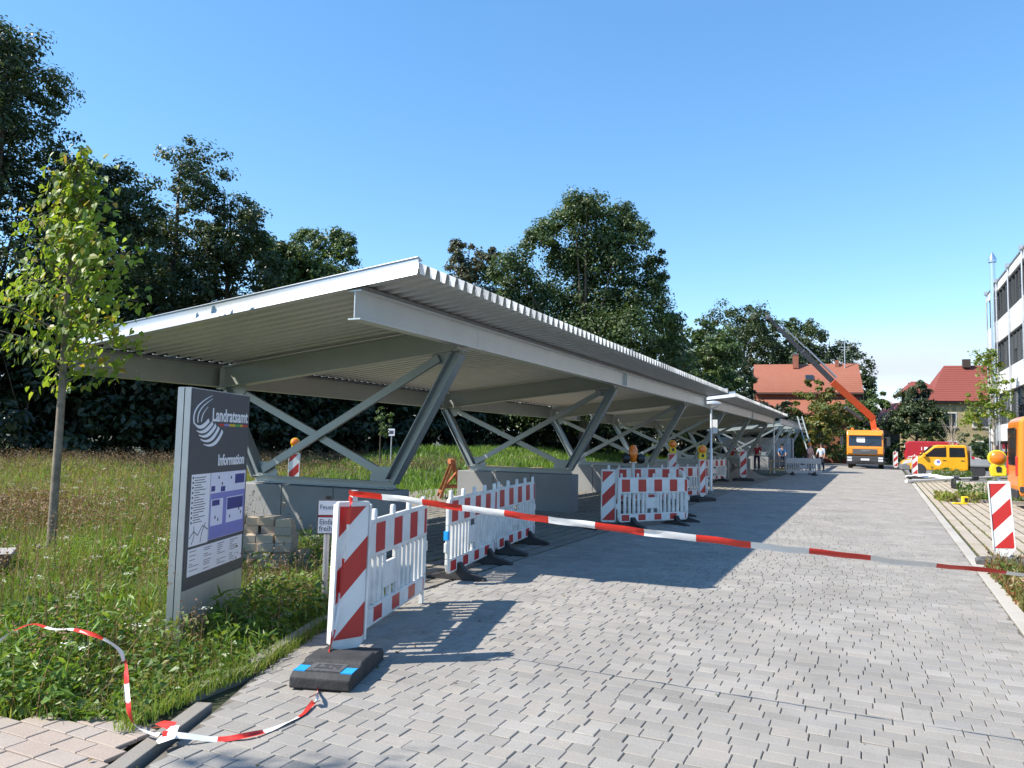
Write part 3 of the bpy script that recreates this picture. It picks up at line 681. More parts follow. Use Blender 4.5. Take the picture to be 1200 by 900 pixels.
# ------------------------------------------------------------------ white office block on the right
def office():
    X0, YF = 8.0, 64.4
    b = empty('office_block', (X0,YF,0), 0, 'white clad office block with dark window bands at the right edge', 'office block')
    LEN_, HT, BAY = 38., 13.0, 4.75
    MB().box(.32,-LEN_,0,14,0,HT-.25).build('core','facade_dark',b)
    bands = [(11.0,12.55,'s'),(0,0,0)]
    wins = [(10.4,12.45),(6.9,8.95),(3.4,5.45)]
    solid = [(12.45,13.0),(8.95,10.4),(5.45,6.9),(2.3,3.4)]
    nb = int(LEN_/BAY)
    pm = {}
    for k in range(nb):
        y1 = -k*BAY; y0 = y1-BAY
        for (z0, z1) in solid:
            n = 3
            for j in range(n):
                key = round(z1-z0,3)
                if key not in pm:
                    t = MB().box(0,.006,.006,.30,BAY/n-.006,z1-z0-.006).build('cladding_panel','facade_panel',bevel=.006); pm[key] = t.data; bpy.data.objects.remove(t)
                meshobj('cladding_panel', pm[key], b, (random.gauss(0,.002), y0+j*BAY/n, z0))
        for wi, (z0, z1) in enumerate(wins):
            w_ = empty('window'); w_.parent = b
            fr = MB()
            fr.box(.10,y0+.05,z0,.30,y1-.05,z0+.07); fr.box(.10,y0+.05,z1-.07,.30,y1-.05,z1)
            for j in range(5): yy = y0+.05+j*(BAY-.1)/4; fr.box(.101,yy-.03 if j else yy,z0+.07,.30,yy+.03 if j < 4 else yy,z1-.07)
            fr.build('frame','facade_dark',w_)
            for j in range(4):
                ya = y0+.08+j*(BAY-.1)/4; yb = ya+(BAY-.1)/4-.06
                MB().box(.22,ya,z0+.08,.24,yb,z1-.08).build('pane','glass',w_)
                if (k*7+wi*3+j*5) % 4 != 1:
                    zl = z0+.08+(.9 if (k+wi+j)%3==0 else 0.)
                    bl = MB(); n = int((z1-.08-zl)/.09)
                    for q in range(n): bl.add([(.14,ya,zl+q*.09),(.14,yb,zl+q*.09),(.185,yb,zl+q*.09+.075),(.185,ya,zl+q*.09+.075)],[(0,1,2,3)])
                    bl.build('blind','blind',w_)['kind'] = 'stuff'
        MB().cyl((-.09,y0,0),(-.09,y0,HT+.1),.055,10).build('downpipe','alu',b)
        MB().box(-.22,y0-.16,HT-.02,.02,y0+.16,HT+.22).build('hopper','alu',b)
        w_ = MB().box(.26,y0+.3,.3,.315,y1-.3,2.2).build('window','dark_trim',b); MB().box(.25,y0+.4,.4,.262,y1-.4,2.1).build('pane','glass',w_)
    MB().box(-.05,-LEN_,HT,14,0.03,HT+.10).build('roof_edge','grey_trim',b)
    MB().cyl((-.09,-.08,0),(-.09,-.08,HT),.05,10).build('downpipe','alu',b); MB().box(-.22,-.22,HT-.02,.02,.08,HT+.2).build('hopper','alu',b)
    fl = MB().tube([(-.22,-4.4,2.0),(-.22,-4.4,14.4)],.17,14).build('flue','chrome',b,smooth=True)
    MB().lathe([(.17,0),(.26,.06),(.26,.28),(.16,.5),(.02,.78)],(-.22,-4.4,14.4),14).build('flue_cap','chrome',fl,smooth=True)
    for z in (4.,8.,11.9): MB().box(-.24,-4.62,z,.02,-4.18,z+.05).build('bracket','alu',fl)
office()
# ------------------------------------------------------------------ vehicles
def wheel(parent, x, y, z, r, w, axis='x'):
    o = MB().lathe([(r*.55,-w/2),(r*.94,-w/2),(r,-w*.36),(r,w*.36),(r*.94,w/2),(r*.55,w/2)],(x,y,z),22,axis).build('wheel','tyre',parent,smooth=True)
    MB().lathe([(.02,-w*.30),(r*.30,-w*.42),(r*.58,-w*.46),(r*.6,w*.46),(r*.3,w*.42),(.02,w*.30)],(x,y,z),16,axis).build('rim','rim',o,smooth=True)
    return o
def crane_truck():
    g = at_z(1014,549.2); gy = g.y; k = 1.10
    t = empty('crane_truck', (g.x,gy,0), -.02, 'orange lorry with a raised loading crane at the end of the lane', 'truck')
    t.scale = (k,k,k)
    W = 1.22
    prof = [(0,.95),(-.03,1.5),(0,1.62),(.10,2.45),(.22,2.72),(.45,2.80),(1.95,2.80),(2.0,2.6),(2.0,.95)]
    MB().poly(prof, -W, W, 'x').build('cab','truck_orange',t,bevel=.07,seg=3)
    MB().poly([(-.03,1.66),(.06,2.38),(.14,2.38),(.05,1.66)], -W+.14, W-.14, 'x').build('windscreen','car_glass',t)
    MB().poly([(-.14,2.42),(.05,2.50),(.10,2.62),(.02,2.60)], -W+.1, W-.1, 'x').build('sun_visor','truck_orange',t)
    gr = MB().box(-.80,-.062,1.06,.80,-.02,1.42).build('grille','grey_trim',t)
    for i in range(4): MB().box(-.78,-.075,1.10+i*.085,.78,-.06,1.13+i*.085).build('grille_bar','dark_trim',gr)
    text_mesh('lettering','MAN',.16,'chrome',t,face_mat((-.30,-.085,1.25),(1,0,0),(0,0,1)),sx=1.7)
    bp = MB().poly([(-.16,.30),(-.20,.55),(-.16,.90),(.3,.92),(.3,.30)], -W-.02, W+.02, 'x').build('bumper','dark_trim',t,bevel=.05)
    for s in (-1,1):
        for z0, z1 in ((.70,.84),(.52,.66)): MB().box(s*1.02-.16,-.21,z0,s*1.02+.16,-.15,z1).build('headlight','head_lamp',t,bevel=.02)
        MB().box(s*1.0-.17,-.06,1.08,s*1.0+.17,-.025,1.42).build('corner_panel','truck_orange',t,bevel=.02)
        MB().poly([(.5,1.75),(1.2,1.75),(1.2,2.4),(.6,2.4)], s*(W+.001), s*(W+.012), 'x').build('side_window','car_glass',t)
        a = MB().bar((s*W,.15,2.3),(s*(W+.30),-.02,2.25),.05,.05).build('mirror_arm','dark_trim',t)
        MB().box(s*(W+.32)-.12,-.12,1.65,s*(W+.32)+.12,.02,2.28).build('mirror','dark_trim',t,bevel=.03)
    for s in (-1,1):
        MB().lathe([(.10,0),(.11,.10),(.08,.18),(.02,.2)],(s*.85,.8,2.79),12).build('roof_beacon','lens_orange',t,smooth=True)
        MB().bar((s*.1,-.05,1.66),(s*.62,-.02,1.98),.02,.02).build('wiper','dark_trim',t)
        MB().box(s*(W+.004)-.006,.42,1.0,s*(W+.004)+.006,.435,2.6).build('door_seam','dark_trim',t)
        MB().box(s*(W+.02)-.02,1.35,1.5,s*(W+.02)+.02,1.55,1.55).build('door_handle','dark_trim',t)
    MB().box(-.28,-.225,.60,.28,-.20,.73).build('licence_plate','print_white',t)
    MB().box(-.5,-.23,.36,.5,-.19,.50).build('tow_opening','lamp_body_black',t)
    MB().poly([(-.01,1.9),(.04,2.28),(.048,2.28),(-.002,1.9)], -.55, .0, 'x').build('sun_shade','print_white',t)
    MB().box(-.5,1.9,.6,.5,8.3,.95).build('chassis','dark_trim',t)
    bed = MB().box(-1.22,3.5,1.05,1.22,8.3,1.2).build('flatbed','grey_trim',t)
    for s in (-1,1): MB().box(s*1.22-.03,3.5,1.2,s*1.22+.03,8.3,1.6).build('side_board','alu',bed)
    for y in (1.1,5.6,6.9):
        for s in (-1,1): wheel(t, s*1.02, y, .52, .52, .32)
    # crane behind the cab: boom measured where it stands
    inv = t.matrix_basis.inverted() if False else (Matrix.Translation((g.x,gy,0)) @ Matrix.Rotation(-.02,4,'Z') @ Matrix.Diagonal((k,k,k,1))).inverted()
    dep = (R3.transposed() @ (V((g.x,gy+2.9,1.65))-V((0,0,CAM_H)))).y
    def B(px, py): return inv @ at_depth(px, py, dep)
    base = B(1027,500); cr = MB().box(base.x-.28,2.35,.9,base.x+.28,2.95,base.z-.2).build('crane_column','crane_orange',t,bevel=.05)
    e = [B(1026,499), B(1022,489), B(1003,470), B(975,447), B(940,411.5), B(912,384), B(900,371.5)]
    def seg(p, q, w, h, n, m, par): return MB().bar(p, q, w*.8, h*.8, (0,1,0)).build(n, m, par, bevel=.03)
    mb = seg(e[0]-V((0,0,.9)), e[1], .5, .42, 'boom_base', 'crane_orange', t)
    b1 = seg(e[1]+V((.08,0,-.1)), e[3], .62, .44, 'boom', 'crane_orange', t)
    seg(e[3]-(e[3]-e[2])*.2, e[4], .50, .38, 'telescope', 'crane_grey', t); seg(e[4]-(e[4]-e[3])*.2, e[5], .40, .32, 'telescope', 'crane_grey', t); seg(e[5]-(e[5]-e[4])*.2, e[6], .30, .25, 'telescope', 'crane_grey', t)
    o = V((-.34,0,-.30)); MB().tube([B(1010,492), B(992,473)+V((-.1,0,-.3))],.13,10).build('hydraulic_cylinder','crane_grey',t)
    n = V((.30,0,.30)); MB().tube([e[3]+n, e[4]+n*.9],.075,8).build('extension_cylinder','alu',t); MB().tube([e[4]+n*.8, e[5]+n*.7],.055,8).build('extension_cylinder','alu',t)
    MB().lathe([(.03,-.12),(.17,-.10),(.17,.10),(.03,.12)], tuple(e[6]), 12, 'y').build('pulley','crane_grey',t)
crane_truck()
def pickup():
    g = at_z(1056,556.5)
    t = empty('pickup', (g.x,g.y,0), .02, 'yellow crew cab pickup with grey drop side bed and white door emblem', 'pickup')
    W = .95; y0, y1 = -W, W
    prof = [(.02,.42),(-.02,.72),(.10,.92),(.95,1.16),(1.02,1.2),(1.72,1.82),(1.95,1.93),(3.35,1.95),(3.52,1.88),(3.58,1.2),(3.58,.42),(3.3,.36),(.3,.36)]
    MB().poly(prof, y0, y1).build('cab','van_yellow',t,bevel=.07,seg=3)
    for s in (-1,1):
        ya, yb = s*(W+.001), s*(W+.010)
        MB().poly([(1.20,1.20),(1.80,1.74),(2.42,1.78),(2.42,1.20)], ya, yb).build('front_window','car_glass',t)
        MB().poly([(2.58,1.20),(2.58,1.78),(3.38,1.78),(3.42,1.22)], ya, yb).build('rear_window','car_glass',t)
        d = MB().poly([(1.16,.50),(1.16,1.14),(2.47,1.14),(2.47,.50)], s*(W+.0015), s*(W+.006)).build('door','van_yellow',t); MB().box(2.22,min(s*(W+.004),s*(W+.03)),.98,2.40,max(s*(W+.004),s*(W+.03)),1.02).build('handle','dark_trim',d)
        d = MB().poly([(2.51,.50),(2.51,1.14),(3.42,1.14),(3.42,.50)], s*(W+.0015), s*(W+.006)).build('door','van_yellow',t); MB().box(3.18,min(s*(W+.004),s*(W+.03)),.98,3.36,max(s*(W+.004),s*(W+.03)),1.02).build('handle','dark_trim',d)
        MB().lathe([(.19,0),(.19,.004)],(1.95,s*(W+.006)-(.004 if s<0 else 0),.86),18,'y').build('emblem','print_white',t); MB().lathe([(.10,0),(.10,.007)],(1.99,s*(W+.007)-(.007 if s<0 else 0),.90),14,'y').build('emblem_mark','print_violet',t)
        MB().poly([(.04,.70),(.12,.90),(.55,1.02),(.50,.80)], ya, yb).build('headlight','head_lamp',t)
        MB().box(1.15,min(s*(W+.02),s*(W+.22)),1.18,1.30,max(s*(W+.02),s*(W+.22)),1.42).build('mirror','van_yellow',t,bevel=.03)
        for x in (.92,4.05):
            wheel(t, x, s*(W-.13), .34, .34, .22, 'y')
            MB().lathe([(.42,0),(.42,.012)],(x,s*W+(.001 if s>0 else -.013),.36),20,'y').build('wheel_arch','dark_trim',t)
    MB().poly([(-.06,.36),(-.06,.70),(.20,.74),(.45,.66),(.48,.36)], y0-.015, y1+.015).build('bumper','grey_trim',t,bevel=.04)
    MB().poly([(1.08,1.26),(1.70,1.80),(1.72,1.86),(1.06,1.27)], y0+.12, y1-.12).build('windscreen','car_glass',t)
    MB().box(3.55,-.6,.42,5.4,.6,.62).build('chassis','dark_trim',t)
    bed = MB().box(3.68,-1.0,.66,5.55,1.0,.74).build('bed_floor','grey_trim',t)
    for ya in (-1.0,.97): MB().box(3.68,ya,.74,5.55,ya+.03,1.10).build('side_board','alu',bed)
    for xa in (3.68,5.52): MB().box(xa,-.97,.74,xa+.03,.97,1.10).build('side_board','alu',bed)
    for xa in (3.69,): MB().box(xa,-.9,1.1,xa+.06,.9,1.9).build('headboard','alu',bed)
pickup()
def box_van(label, g, rz, mat, L_=5.6, H=2.1, W=.98, cat='van', letters=None, lmat='print_white', name='van', k=1., strip=True):
    t = empty(name, (g.x,g.y,0), rz, label, cat); t.scale = (k,k,k)
    hd = H/2.0
    prof = [(0,.42),(-.03,.72),(.12,.95),(.90,1.18),(1.75,H-.16),(2.1,H),(L_-.25,H),(L_-.05,H-.15),(L_,1.1),(L_,.40),(L_-.2,.34),(.3,.34)]
    MB().poly(prof, -W, W).build('body',mat,t,bevel=.09,seg=3)
    for s in (-1,1):
        MB().poly([(1.15,1.20),(1.82,H-.30),(2.45,H-.28),(2.45,1.20)], s*(W+.001), s*(W+.01)).build('front_window','car_glass',t)
        MB().box(1.10,min(s*(W+.02),s*(W+.24)),1.22,1.25,max(s*(W+.02),s*(W+.24)),1.55).build('mirror','dark_trim',t,bevel=.03)
        MB().poly([(.05,.72),(.14,.92),(.6,1.05),(.55,.82)], s*(W+.001), s*(W+.01)).build('headlight','head_lamp',t)
        if strip: MB().box(1.3,min(s*(W-.02),s*(W+.035)),.50,L_-.02,max(s*(W-.02),s*(W+.035)),.66).build('side_moulding','dark_trim',t,bevel=.02)
        for x in (.95,L_-1.05):
            wheel(t, x, s*(W-.12), .34, .34, .22, 'y')
            MB().lathe([(.43,0),(.43,.012)],(x,s*W+(.001 if s>0 else -.013),.36),20,'y').build('wheel_arch','dark_trim',t)
        MB().box(2.52,min(s*W,s*(W+.006)),.52,2.535,max(s*W,s*(W+.006)),H-.3).build('door_seam','dark_trim',t)
        MB().box(L_-.02,s*.80-.10,.95,L_+.03,s*.80+.10,1.5).build('tail_light','print_red',t,bevel=.02)
    MB().box(L_-.01,-.62,1.25,L_+.012,-.05,H-.35).build('rear_window','car_glass',t); MB().box(L_-.01,.05,1.25,L_+.012,.62,H-.35).build('rear_window','car_glass',t)
    MB().box(L_-.02,-W+.03,.32,L_+.07,W-.03,.56).build('rear_bumper','dark_trim',t,bevel=.03)
    MB().poly([(-.06,.34),(-.06,.70),(.22,.74),(.45,.66),(.48,.34)], -W-.012, W+.012).build('bumper','dark_trim',t,bevel=.04)
    MB().poly([(1.0,1.27),(1.70,H-.22),(1.73,H-.17),(.98,1.28)], -W+.12, W-.12).build('windscreen','car_glass',t)
    if letters:
        m = MB()
        for (x, z, w_, h_) in letters: m.box(x,W,z,x+w_,W+.008,z+h_)
        m.build('lettering',lmat,t)
    return t
g = at_z(1059,546.5)
box_van('dark red delivery van with white lettering behind the yellow pickup', V((g.x+5.9,g.y-3.0,0)), PI+.02, 'van_red', 5.9, 2.35, letters=[(4.6,1.55,.06,.30),(4.15,1.55,.28,.30),(2.7,1.58,1.3,.24),(3.4,1.32,1.1,.05),(5.3,.8,.5,.06),(5.3,.95,.4,.06)])
t = box_van('tall orange panel van cut off by the right picture edge', V((3.82+6.0,26.6,0)), PI, 'van_orange', 6.0, 2.68, letters=[(5.05,1.78,.36,.20),(4.95,1.40,.5,.16),(4.8,1.12,.7,.09),(4.5,1.78,.4,.05)], lmat='lamp_body_black')
# ------------------------------------------------------------------ information sign
def info_sign():
    a, b = V((-4.77,4.29,0)), V((-5.20,5.34,0)); d = (b-a); Wd = d.length
    rz = math.atan2(d.y, d.x)
    s = empty('information_sign', a, rz, 'tall anthracite information board with white emblem standing in the weeds', 'sign')
    T = .105                                           # body lies to local +y, face on local -y
    MB().box(0,.02,-.05,Wd,T-.02,2.0).build('core','sign_steel',s)
    MB().box(-.014,.0,-.05,.0,.047,2.005).build('side_profile','sign_silver',s); MB().box(-.014,.055,-.05,.0,T,2.005).build('side_profile','sign_silver',s)
    MB().box(-.006,.047,-.05,-.001,.055,2.0).build('side_groove','lamp_body_black',s)
    MB().box(Wd,.0,-.05,Wd+.012,T,2.005).build('side_profile','sign_silver',s)
    MB().box(0.001,.0,2.0,Wd-.001,T,2.008).build('cap','sign_silver',s)
    fp = MB().box(.001,-.006,.44,Wd-.001,.019,1.999).build('upper_panel','sign_anthracite',s,bevel=.002)
    MB().box(.001,-.004,-.05,Wd-.001,.019,.437).build('lower_panel','sign_steel',s,bevel=.002)
    MB().box(.05,-.012,.12,.09,-.003,.126).build('lock','chrome',s)
    # face frame: local x to the right, z up, seen from -y
    def fm(x, z, y=-.0085): return face_mat((x,y,z),(1,0,0),(0,0,1))
    def fit(txt, size, x0, x1, z):
        o = text_mesh('lettering',txt,size,'print_white',fp,Matrix.Identity(4),bold=.0035); xs = [v.co.x for v in o.data.vertices]
        o.data.transform(Matrix.Translation((-min(xs),0,0))); o.data.transform(Matrix.Diagonal(((x1-x0)/(max(xs)-min(xs)),1,1,1))); o.data.transform(fm(x0,z))
    fit('Landratsamt', .150, .365, 1.095, 1.755); fit('Information', .128, .515, 1.055, 1.385)
    x = .50
    for w_, mt in ((.10,'print_red'),(.10,'print_violet'),(.13,'print_yellow'),(.11,'print_green'),(.05,'print_yellow'),(.11,'print_red')):
        MB().box(x,-.0085,1.715,x+w_-.004,-.006,1.735).build('colour_bar',mt,fp); x += w_
    # emblem measured on the board
    def fc(px, py):
        le, ri = 187-.075*(py-105), 700-.06*(py-180); t = (px-le)/(ri-le); q = t*7.1/(t*7.1+(1-t)*5.93); d_ = 5.93+1.17*q
        return V((q*Wd, 0, 2.0-(py-(105+75*t))*d_/6675))
    def band(a_, b_, c_, w0, w1, n=14):
        A_, B_, C_ = fc(*a_), fc(*b_), fc(*c_); B2 = B_*2-(A_+C_)*.5; vs = []
        for i in range(n+1):
            t = i/n; p = A_*(1-t)**2+B2*2*t*(1-t)+C_*t*t; d_ = ((B2-A_)*(1-t)+(C_-B2)*t).normalized(); nn = V((-d_.z,0,d_.x)); w_ = (w0+(w1-w0)*min(1,t*1.6))/2
            vs += [p-nn*w_+V((0,-.009,0)), p+nn*w_+V((0,-.009,0))]
        n2 = len(vs); vs += [v+V((0,.0028,0)) for v in vs]
        fs = [(2*i,2*i+1,2*i+3,2*i+2) for i in range(n)]+[(n2+2*i,n2+2*i+2,n2+2*i+3,n2+2*i+1) for i in range(n)]+[(2*i+1,n2+2*i+1,n2+2*i+3,2*i+3) for i in range(n)]+[(2*i,2*i+2,n2+2*i+2,n2+2*i) for i in range(n)]
        MB().add(vs, fs).build('emblem_band','print_white',fp)
    band((322,165),(206,275),(183,418),.003,.017); band((322,195),(230,290),(208,402),.003,.013); band((285,265),(246,330),(232,397),.003,.011)
    band((182,405),(226,442),(288,380),.008,.034); band((196,474),(250,478),(317,402),.006,.034); band((210,512),(273,512),(342,422),.006,.034); band((220,549),(295,550),(367,443),.006,.034); band((241,592),(325,583),(398,472),.006,.034)
    # map sheets
    def sh(x0,z0,x1,z1,mt,nm,y=-.0085,par=fp): return MB().box(x0,y,z0,x1,y+.0035,z1).build(nm,mt,par)
    sh(.055,.765,.385,1.325,'print_white','legend_sheet'); mp_ = sh(.395,.775,1.105,1.325,'print_lilac','map_sheet'); sh(.055,.535,1.09,.745,'print_white','address_sheet')
    def pr(x0,z0,x1,z1,mt): MB().box(x0,-.0095,z0,x1,-.0083,z1).build('map_print',mt,mp_)
    def U(a_,b_,c_,d_,mt): pr(.395+.71*a_,.775+.55*b_,.395+.71*c_,.775+.55*d_,mt)
    U(.005,.005,.995,.20,'print_violet'); U(.005,.60,.995,.69,'print_violet'); U(.36,.20,.46,.60,'print_violet'); U(.005,.20,.03,.60,'print_violet'); U(.96,.20,.995,.6,'print_violet')
    U(.48,.40,.95,.585,'print_blue'); U(.68,.80,.97,.95,'print_blue'); U(.02,.72,.12,.80,'print_blue'); U(.28,.70,.40,.78,'print_blue'); U(.06,.50,.26,.585,'print_blue')
    for x_, z_ in ((.55,.88),(.20,.90),(.14,.30),(.22,.26),(.55,.27),(.82,.36),(.88,.30),(.80,.45),(.30,.80)): U(x_,z_,x_+.03,z_+.045,'print_dark')
    m = MB()
    for i in range(19):
        z_ = 1.295-i*.0195; m.box(.105,-.0095,z_,.105+.08+.13*random.random(),-.0083,z_+.006)
        if i % 2 == 0: m.box(.07,-.0095,z_-.004,.09,-.0083,z_+.014)
    for pts in ([(.06,.83),(.13,.88),(.20,.84),(.28,.91),(.38,.87)],[(.10,.78),(.14,.84),(.13,.92)],[(.25,.78),(.27,.85),(.33,.93)]):
        for (p0,p1) in zip(pts,pts[1:]): m.bar((p0[0],-.009,p0[1]),(p1[0],-.009,p1[1]),.0012,.007,(0,0,1))
    m.build('legend_print','print_dark',fp)
    m = MB()
    for c_ in range(4):
        for i in range(11):
            if random.random() < .75: z_ = .722-i*.0165; m.box(.08+c_*.25,-.0095,z_,.08+c_*.25+.05+.12*random.random(),-.0083,z_+.0045)
    m.build('address_print','print_dark',fp)
info_sign()
# ------------------------------------------------------------------ barriers, beacons, lamps
def barrier_proto():
    t = empty('barrier_fence'); Lb = 2.0; y = .02
    m = MB()
    # outer frame with rounded ends
    m.poly([(0,.22),(.03,.14),(.07,.11),(Lb-.07,.11),(Lb-.03,.14),(Lb,.22),(Lb,.275),(0,.275)], -y, y)
    m.poly([(0,.66),(Lb,.66),(Lb,.90),(Lb-.02,.95),(Lb-.07,.975),(.07,.975),(.02,.95),(0,.90)], -y, y)
    m.box(0,-y+.001,.275,.075,y-.001,.66); m.box(Lb-.075,-y+.001,.275,Lb,y-.001,.66)
    xs = [.16+.125*i for i in range(15)]
    for x in xs:
        if .72 < x < 1.12: continue
        m.box(x,-y+.002,.275,x+.062,y-.002,.66)
    m.box(.76,-y+.002,.36,1.14,y-.002,.58); m.box(.76,-y+.002,.275,.80,y-.002,.36); m.box(.92,-y+.002,.275,.98,y-.002,.36); m.box(1.10,-y+.002,.275,1.14,y-.002,.36)
    m.box(.76,-y+.002,.58,.83,y-.002,.66); m.box(1.07,-y+.002,.58,1.14,y-.002,.66)
    for x in (-.045,): pass
    m.box(-.05,-y+.003,.36,0,y-.003,.47); m.box(Lb,-y+.003,.50,Lb+.05,y-.003,.60)
    m.build('panel','white_plastic',t,bevel=.008)
    for i in range(5):
        x = .10+i*.45; MB().tube([(x,0,.97),(x,0,1.045),(x,0,1.055)],[.026,.024,.016],10).build('peg','white_plastic',t,smooth=True)
    for s in (-1,1):
        ya, yb = sorted((s*(y+.0005), s*(y+.003)))
        MB().box(.03,ya,.695,Lb-.03,yb,.935).build('upper_reflector','stripe_up',t)
        MB().box(.08,ya,.135,Lb-.08,yb,.250).build('lower_reflector','stripe_low',t)
    return t
def feet(t, xs=(.38,1.62)):
    for x in xs:
        f = MB().poly([(-.36,0),(.36,0),(.36,.025),(.12,.10),(.05,.20),(-.05,.20),(-.12,.10),(-.36,.025)], x-.055, x+.055, 'x').build('foot','black_rubber',t,bevel=.008)
        for j in range(7): MB().box(x+.055,-.27+j*.085,.004,x+.061,-.235+j*.085,.05+.05*(1-abs(j-3)/3)).build('foot_rib','black_rubber',f)
BAR = barrier_proto(); bar_n = 0
def place_barrier(p, q, label, foot='rubber', z=0., tilt=0., mat=None, blue=False):
    global bar_n
    o = BAR if bar_n == 0 else copy_tree(BAR0)
    p, q = V((*p,z)), V((*q,z)); o.location = p; o.rotation_euler = (tilt+random.gauss(0,.018),random.gauss(0,.006),math.atan2((q-p).y,(q-p).x)); bar_n += 1
    o['label'] = label; o['category'] = 'barrier'; o['group'] = 'red and white barrier fences'
    return o
# keep a clean master before any additions
BAR0 = BAR
b1 = place_barrier((-3.585,4.76), (-4.06,6.60), 'barrier fence joined to the big striped beacon in the foreground')
b2 = place_barrier((-4.36,7.62), (-4.72,9.60), 'barrier fence with a blue sticker on its near end')
b3 = place_barrier((-4.74,9.68), (-5.02,11.66), 'barrier fence directly in front of the second concrete foundation')
b4 = place_barrier((-4.40,14.28), (-3.52,15.86), 'barrier fence facing the viewer head on, next to a leaning light')
b5 = place_barrier((-3.50,15.98), (-4.02,17.92), 'barrier fence seen edge on behind the one facing the viewer')
b6 = place_barrier((-6.1,19.6), (-4.9,20.9), 'barrier fence half hidden behind the head on barrier fence')
b7 = place_barrier((-5.4,22.3), (-4.55,24.1), 'barrier fence behind the thin lamp post')
b8 = place_barrier((-6.5,33.6), (-5.9,35.4), 'small far barrier fence left of the lone striped beacon')
b8b = place_barrier((-6.7,32.6), (-7.1,34.5), 'far barrier fence standing just behind the small one')
b9 = place_barrier((-4.35,46.6), (-2.55,47.3), 'grey barrier fence beside the worker with the orange top')
for ch in b9.children:
    if ch.name.startswith(('panel','peg')): ch.data = ch.data.copy(); ch.data.materials[0] = MATS['grey_plastic']
    if 'reflector' in ch.name: ch.data = ch.data.copy(); ch.data.materials[0] = MATS['grey_plastic']
for b in (b2,b3,b4,b5,b6,b7,b8,b8b,b9): feet(b)
MB().box(1.90,-.018,-.0,1.955,.018,.115).build('end_post','white_plastic',b1)
MB().box(-.045,-.024,.50,.02,.024,.60).build('sticker','blue_sheet',b2)
def lamp(parent_label, loc, rz, s=1., name='warning_lamp', tilt=0.):
    t = empty(name, loc, rz, parent_label, 'warning lamp', 'yellow warning lamps'); t.scale = (s,s,s); t.rotation_euler = (0,tilt,rz)
    MB().poly([(-.095,0),(.095,0),(.105,.10),(.08,.17),(.05,.19),(-.05,.19),(-.08,.17),(-.105,.10)], -.055, .055).build('battery_case','lamp_yellow',t,bevel=.012)
    MB().poly([(-.03,.06),(.03,.06),(.036,.13),(0,.15),(-.036,.13)], -.062, -.055).build('lock','lamp_body_black',t)
    MB().lathe([(.105,-.035),(.118,-.03),(.118,.03),(.105,.035)],(0,0,.265),24,'y').build('lamp_ring','lamp_yellow',t,smooth=True)
    for s_ in (-1,1):
        MB().lathe([(.104,0),(.098,s_*.022),(.075,s_*.042),(.04,s_*.052),(.004,s_*.055)],(0,s_*.033,.265),24,'y').build('lens','lens_orange',t,smooth=True)
    return t
def beacon(loc, rz, label, foot=True, dirc=1, tilt=(0,0), h0=.13, blue=False, worn=False, foot_rz=0., footL=.80, footW=.40, mat='stripe_diag', s=1.):
    t = empty('beacon', loc, rz, label, 'beacon', 'striped warning beacons'); t.scale = (s,s,s)
    t.rotation_euler = (tilt[0],tilt[1],rz)
    W = .14
    m = MB(); m.poly([(-W,h0+.09),(-.03,h0-.03),(.03,h0-.03),(W,h0+.09),(W,h0+1.06),(W-.015,h0+1.08),(-W+.015,h0+1.08),(-W,h0+1.06)], -.018, .018)
    bd = m.build('board','white_plastic',t,bevel=.006)
    for s_ in (-1,1):
        MB().box(s_*(W+.001)-(.016 if s_>0 else 0),-.034,h0+.09,s_*(W+.001)+(.016 if s_<0 else 0),.034,h0+1.06).build('edge_rib','white_plastic',bd,bevel=.003)
        o = MB().box(-W+.018,min(s_*.0185,s_*.021),0,W-.018,max(s_*.0185,s_*.021),.93).build('reflector',mat,t); o.location = (0,0,h0+.115)
    MB().box(-.022,-.022,h0+1.08,.022,.022,h0+1.16).build('top_pin','white_plastic',t,bevel=.004)
    MB().box(-.02,-.02,.02,.02,.02,h0).build('foot_pin','lamp_body_black',t)
    if foot:
        mt = 'worn_rubber' if worn else 'black_rubber'
        f = MB().poly([(-footL/2,0),(footL/2,0),(footL/2,.07),(footL/2-.04,.095),(.14,.105),(.13,.125),(-.13,.125),(-.14,.105),(-footL/2+.04,.095),(-footL/2,.07)], -footW/2, footW/2).build('foot',mt,t,bevel=.01)
        f.rotation_euler = (0,0,foot_rz)
        if blue:
            for s_ in (-1,1):
                MB().add([(.0,0,0),(0,0,0)],[]) 
            for yy in (-.155,.155):
                q = MB().box(-footL/2+.045,yy-.038,.0935,-footL/2+.30,yy+.038,.1015).build('blue_sticker','blue_sheet',f)
            MB().box(-footL/2+.05,-.115,.095,-.15,.115,.106).build('raised_pad','foot_top',f)
            mm = MB()
            for j in range(3):
                for i in range(8):
                    if random.random() < .8: mm.box(-footL/2+.10+j*.035,-.085+i*.021,.105,-footL/2+.118+j*.035,-.071+i*.021,.1085)
            mm.build('embossing','black_rubber',f)
        else:
            for s_ in (-1,1): MB().box(s_*footL*.34-.05,-.06,.10,s_*footL*.34+.05,.06,.112).build('grip_pad',mt,f)
    return t
bA = beacon((-3.49,4.66,0), math.radians(68), 'large red and white striped beacon in the foreground with blue stickers on its foot', blue=True, tilt=(.0,.015), foot_rz=math.radians(108-68), footL=.74, footW=.40, h0=.055, s=1.03)
for ch in bA.children:
    if ch.name.startswith('foot') and not ch.name.startswith('foot_'): ch.location = Matrix.Rotation(-math.radians(68),3,'Z') @ V((.125,-.23,0))
bB = beacon((1.78,13.15,0), math.radians(-4), 'striped beacon on a worn foot in the right-hand weeds, carrying a yellow lamp', mat='stripe_diag_r', worn=True, tilt=(0,-.055), footL=.75, h0=.13)
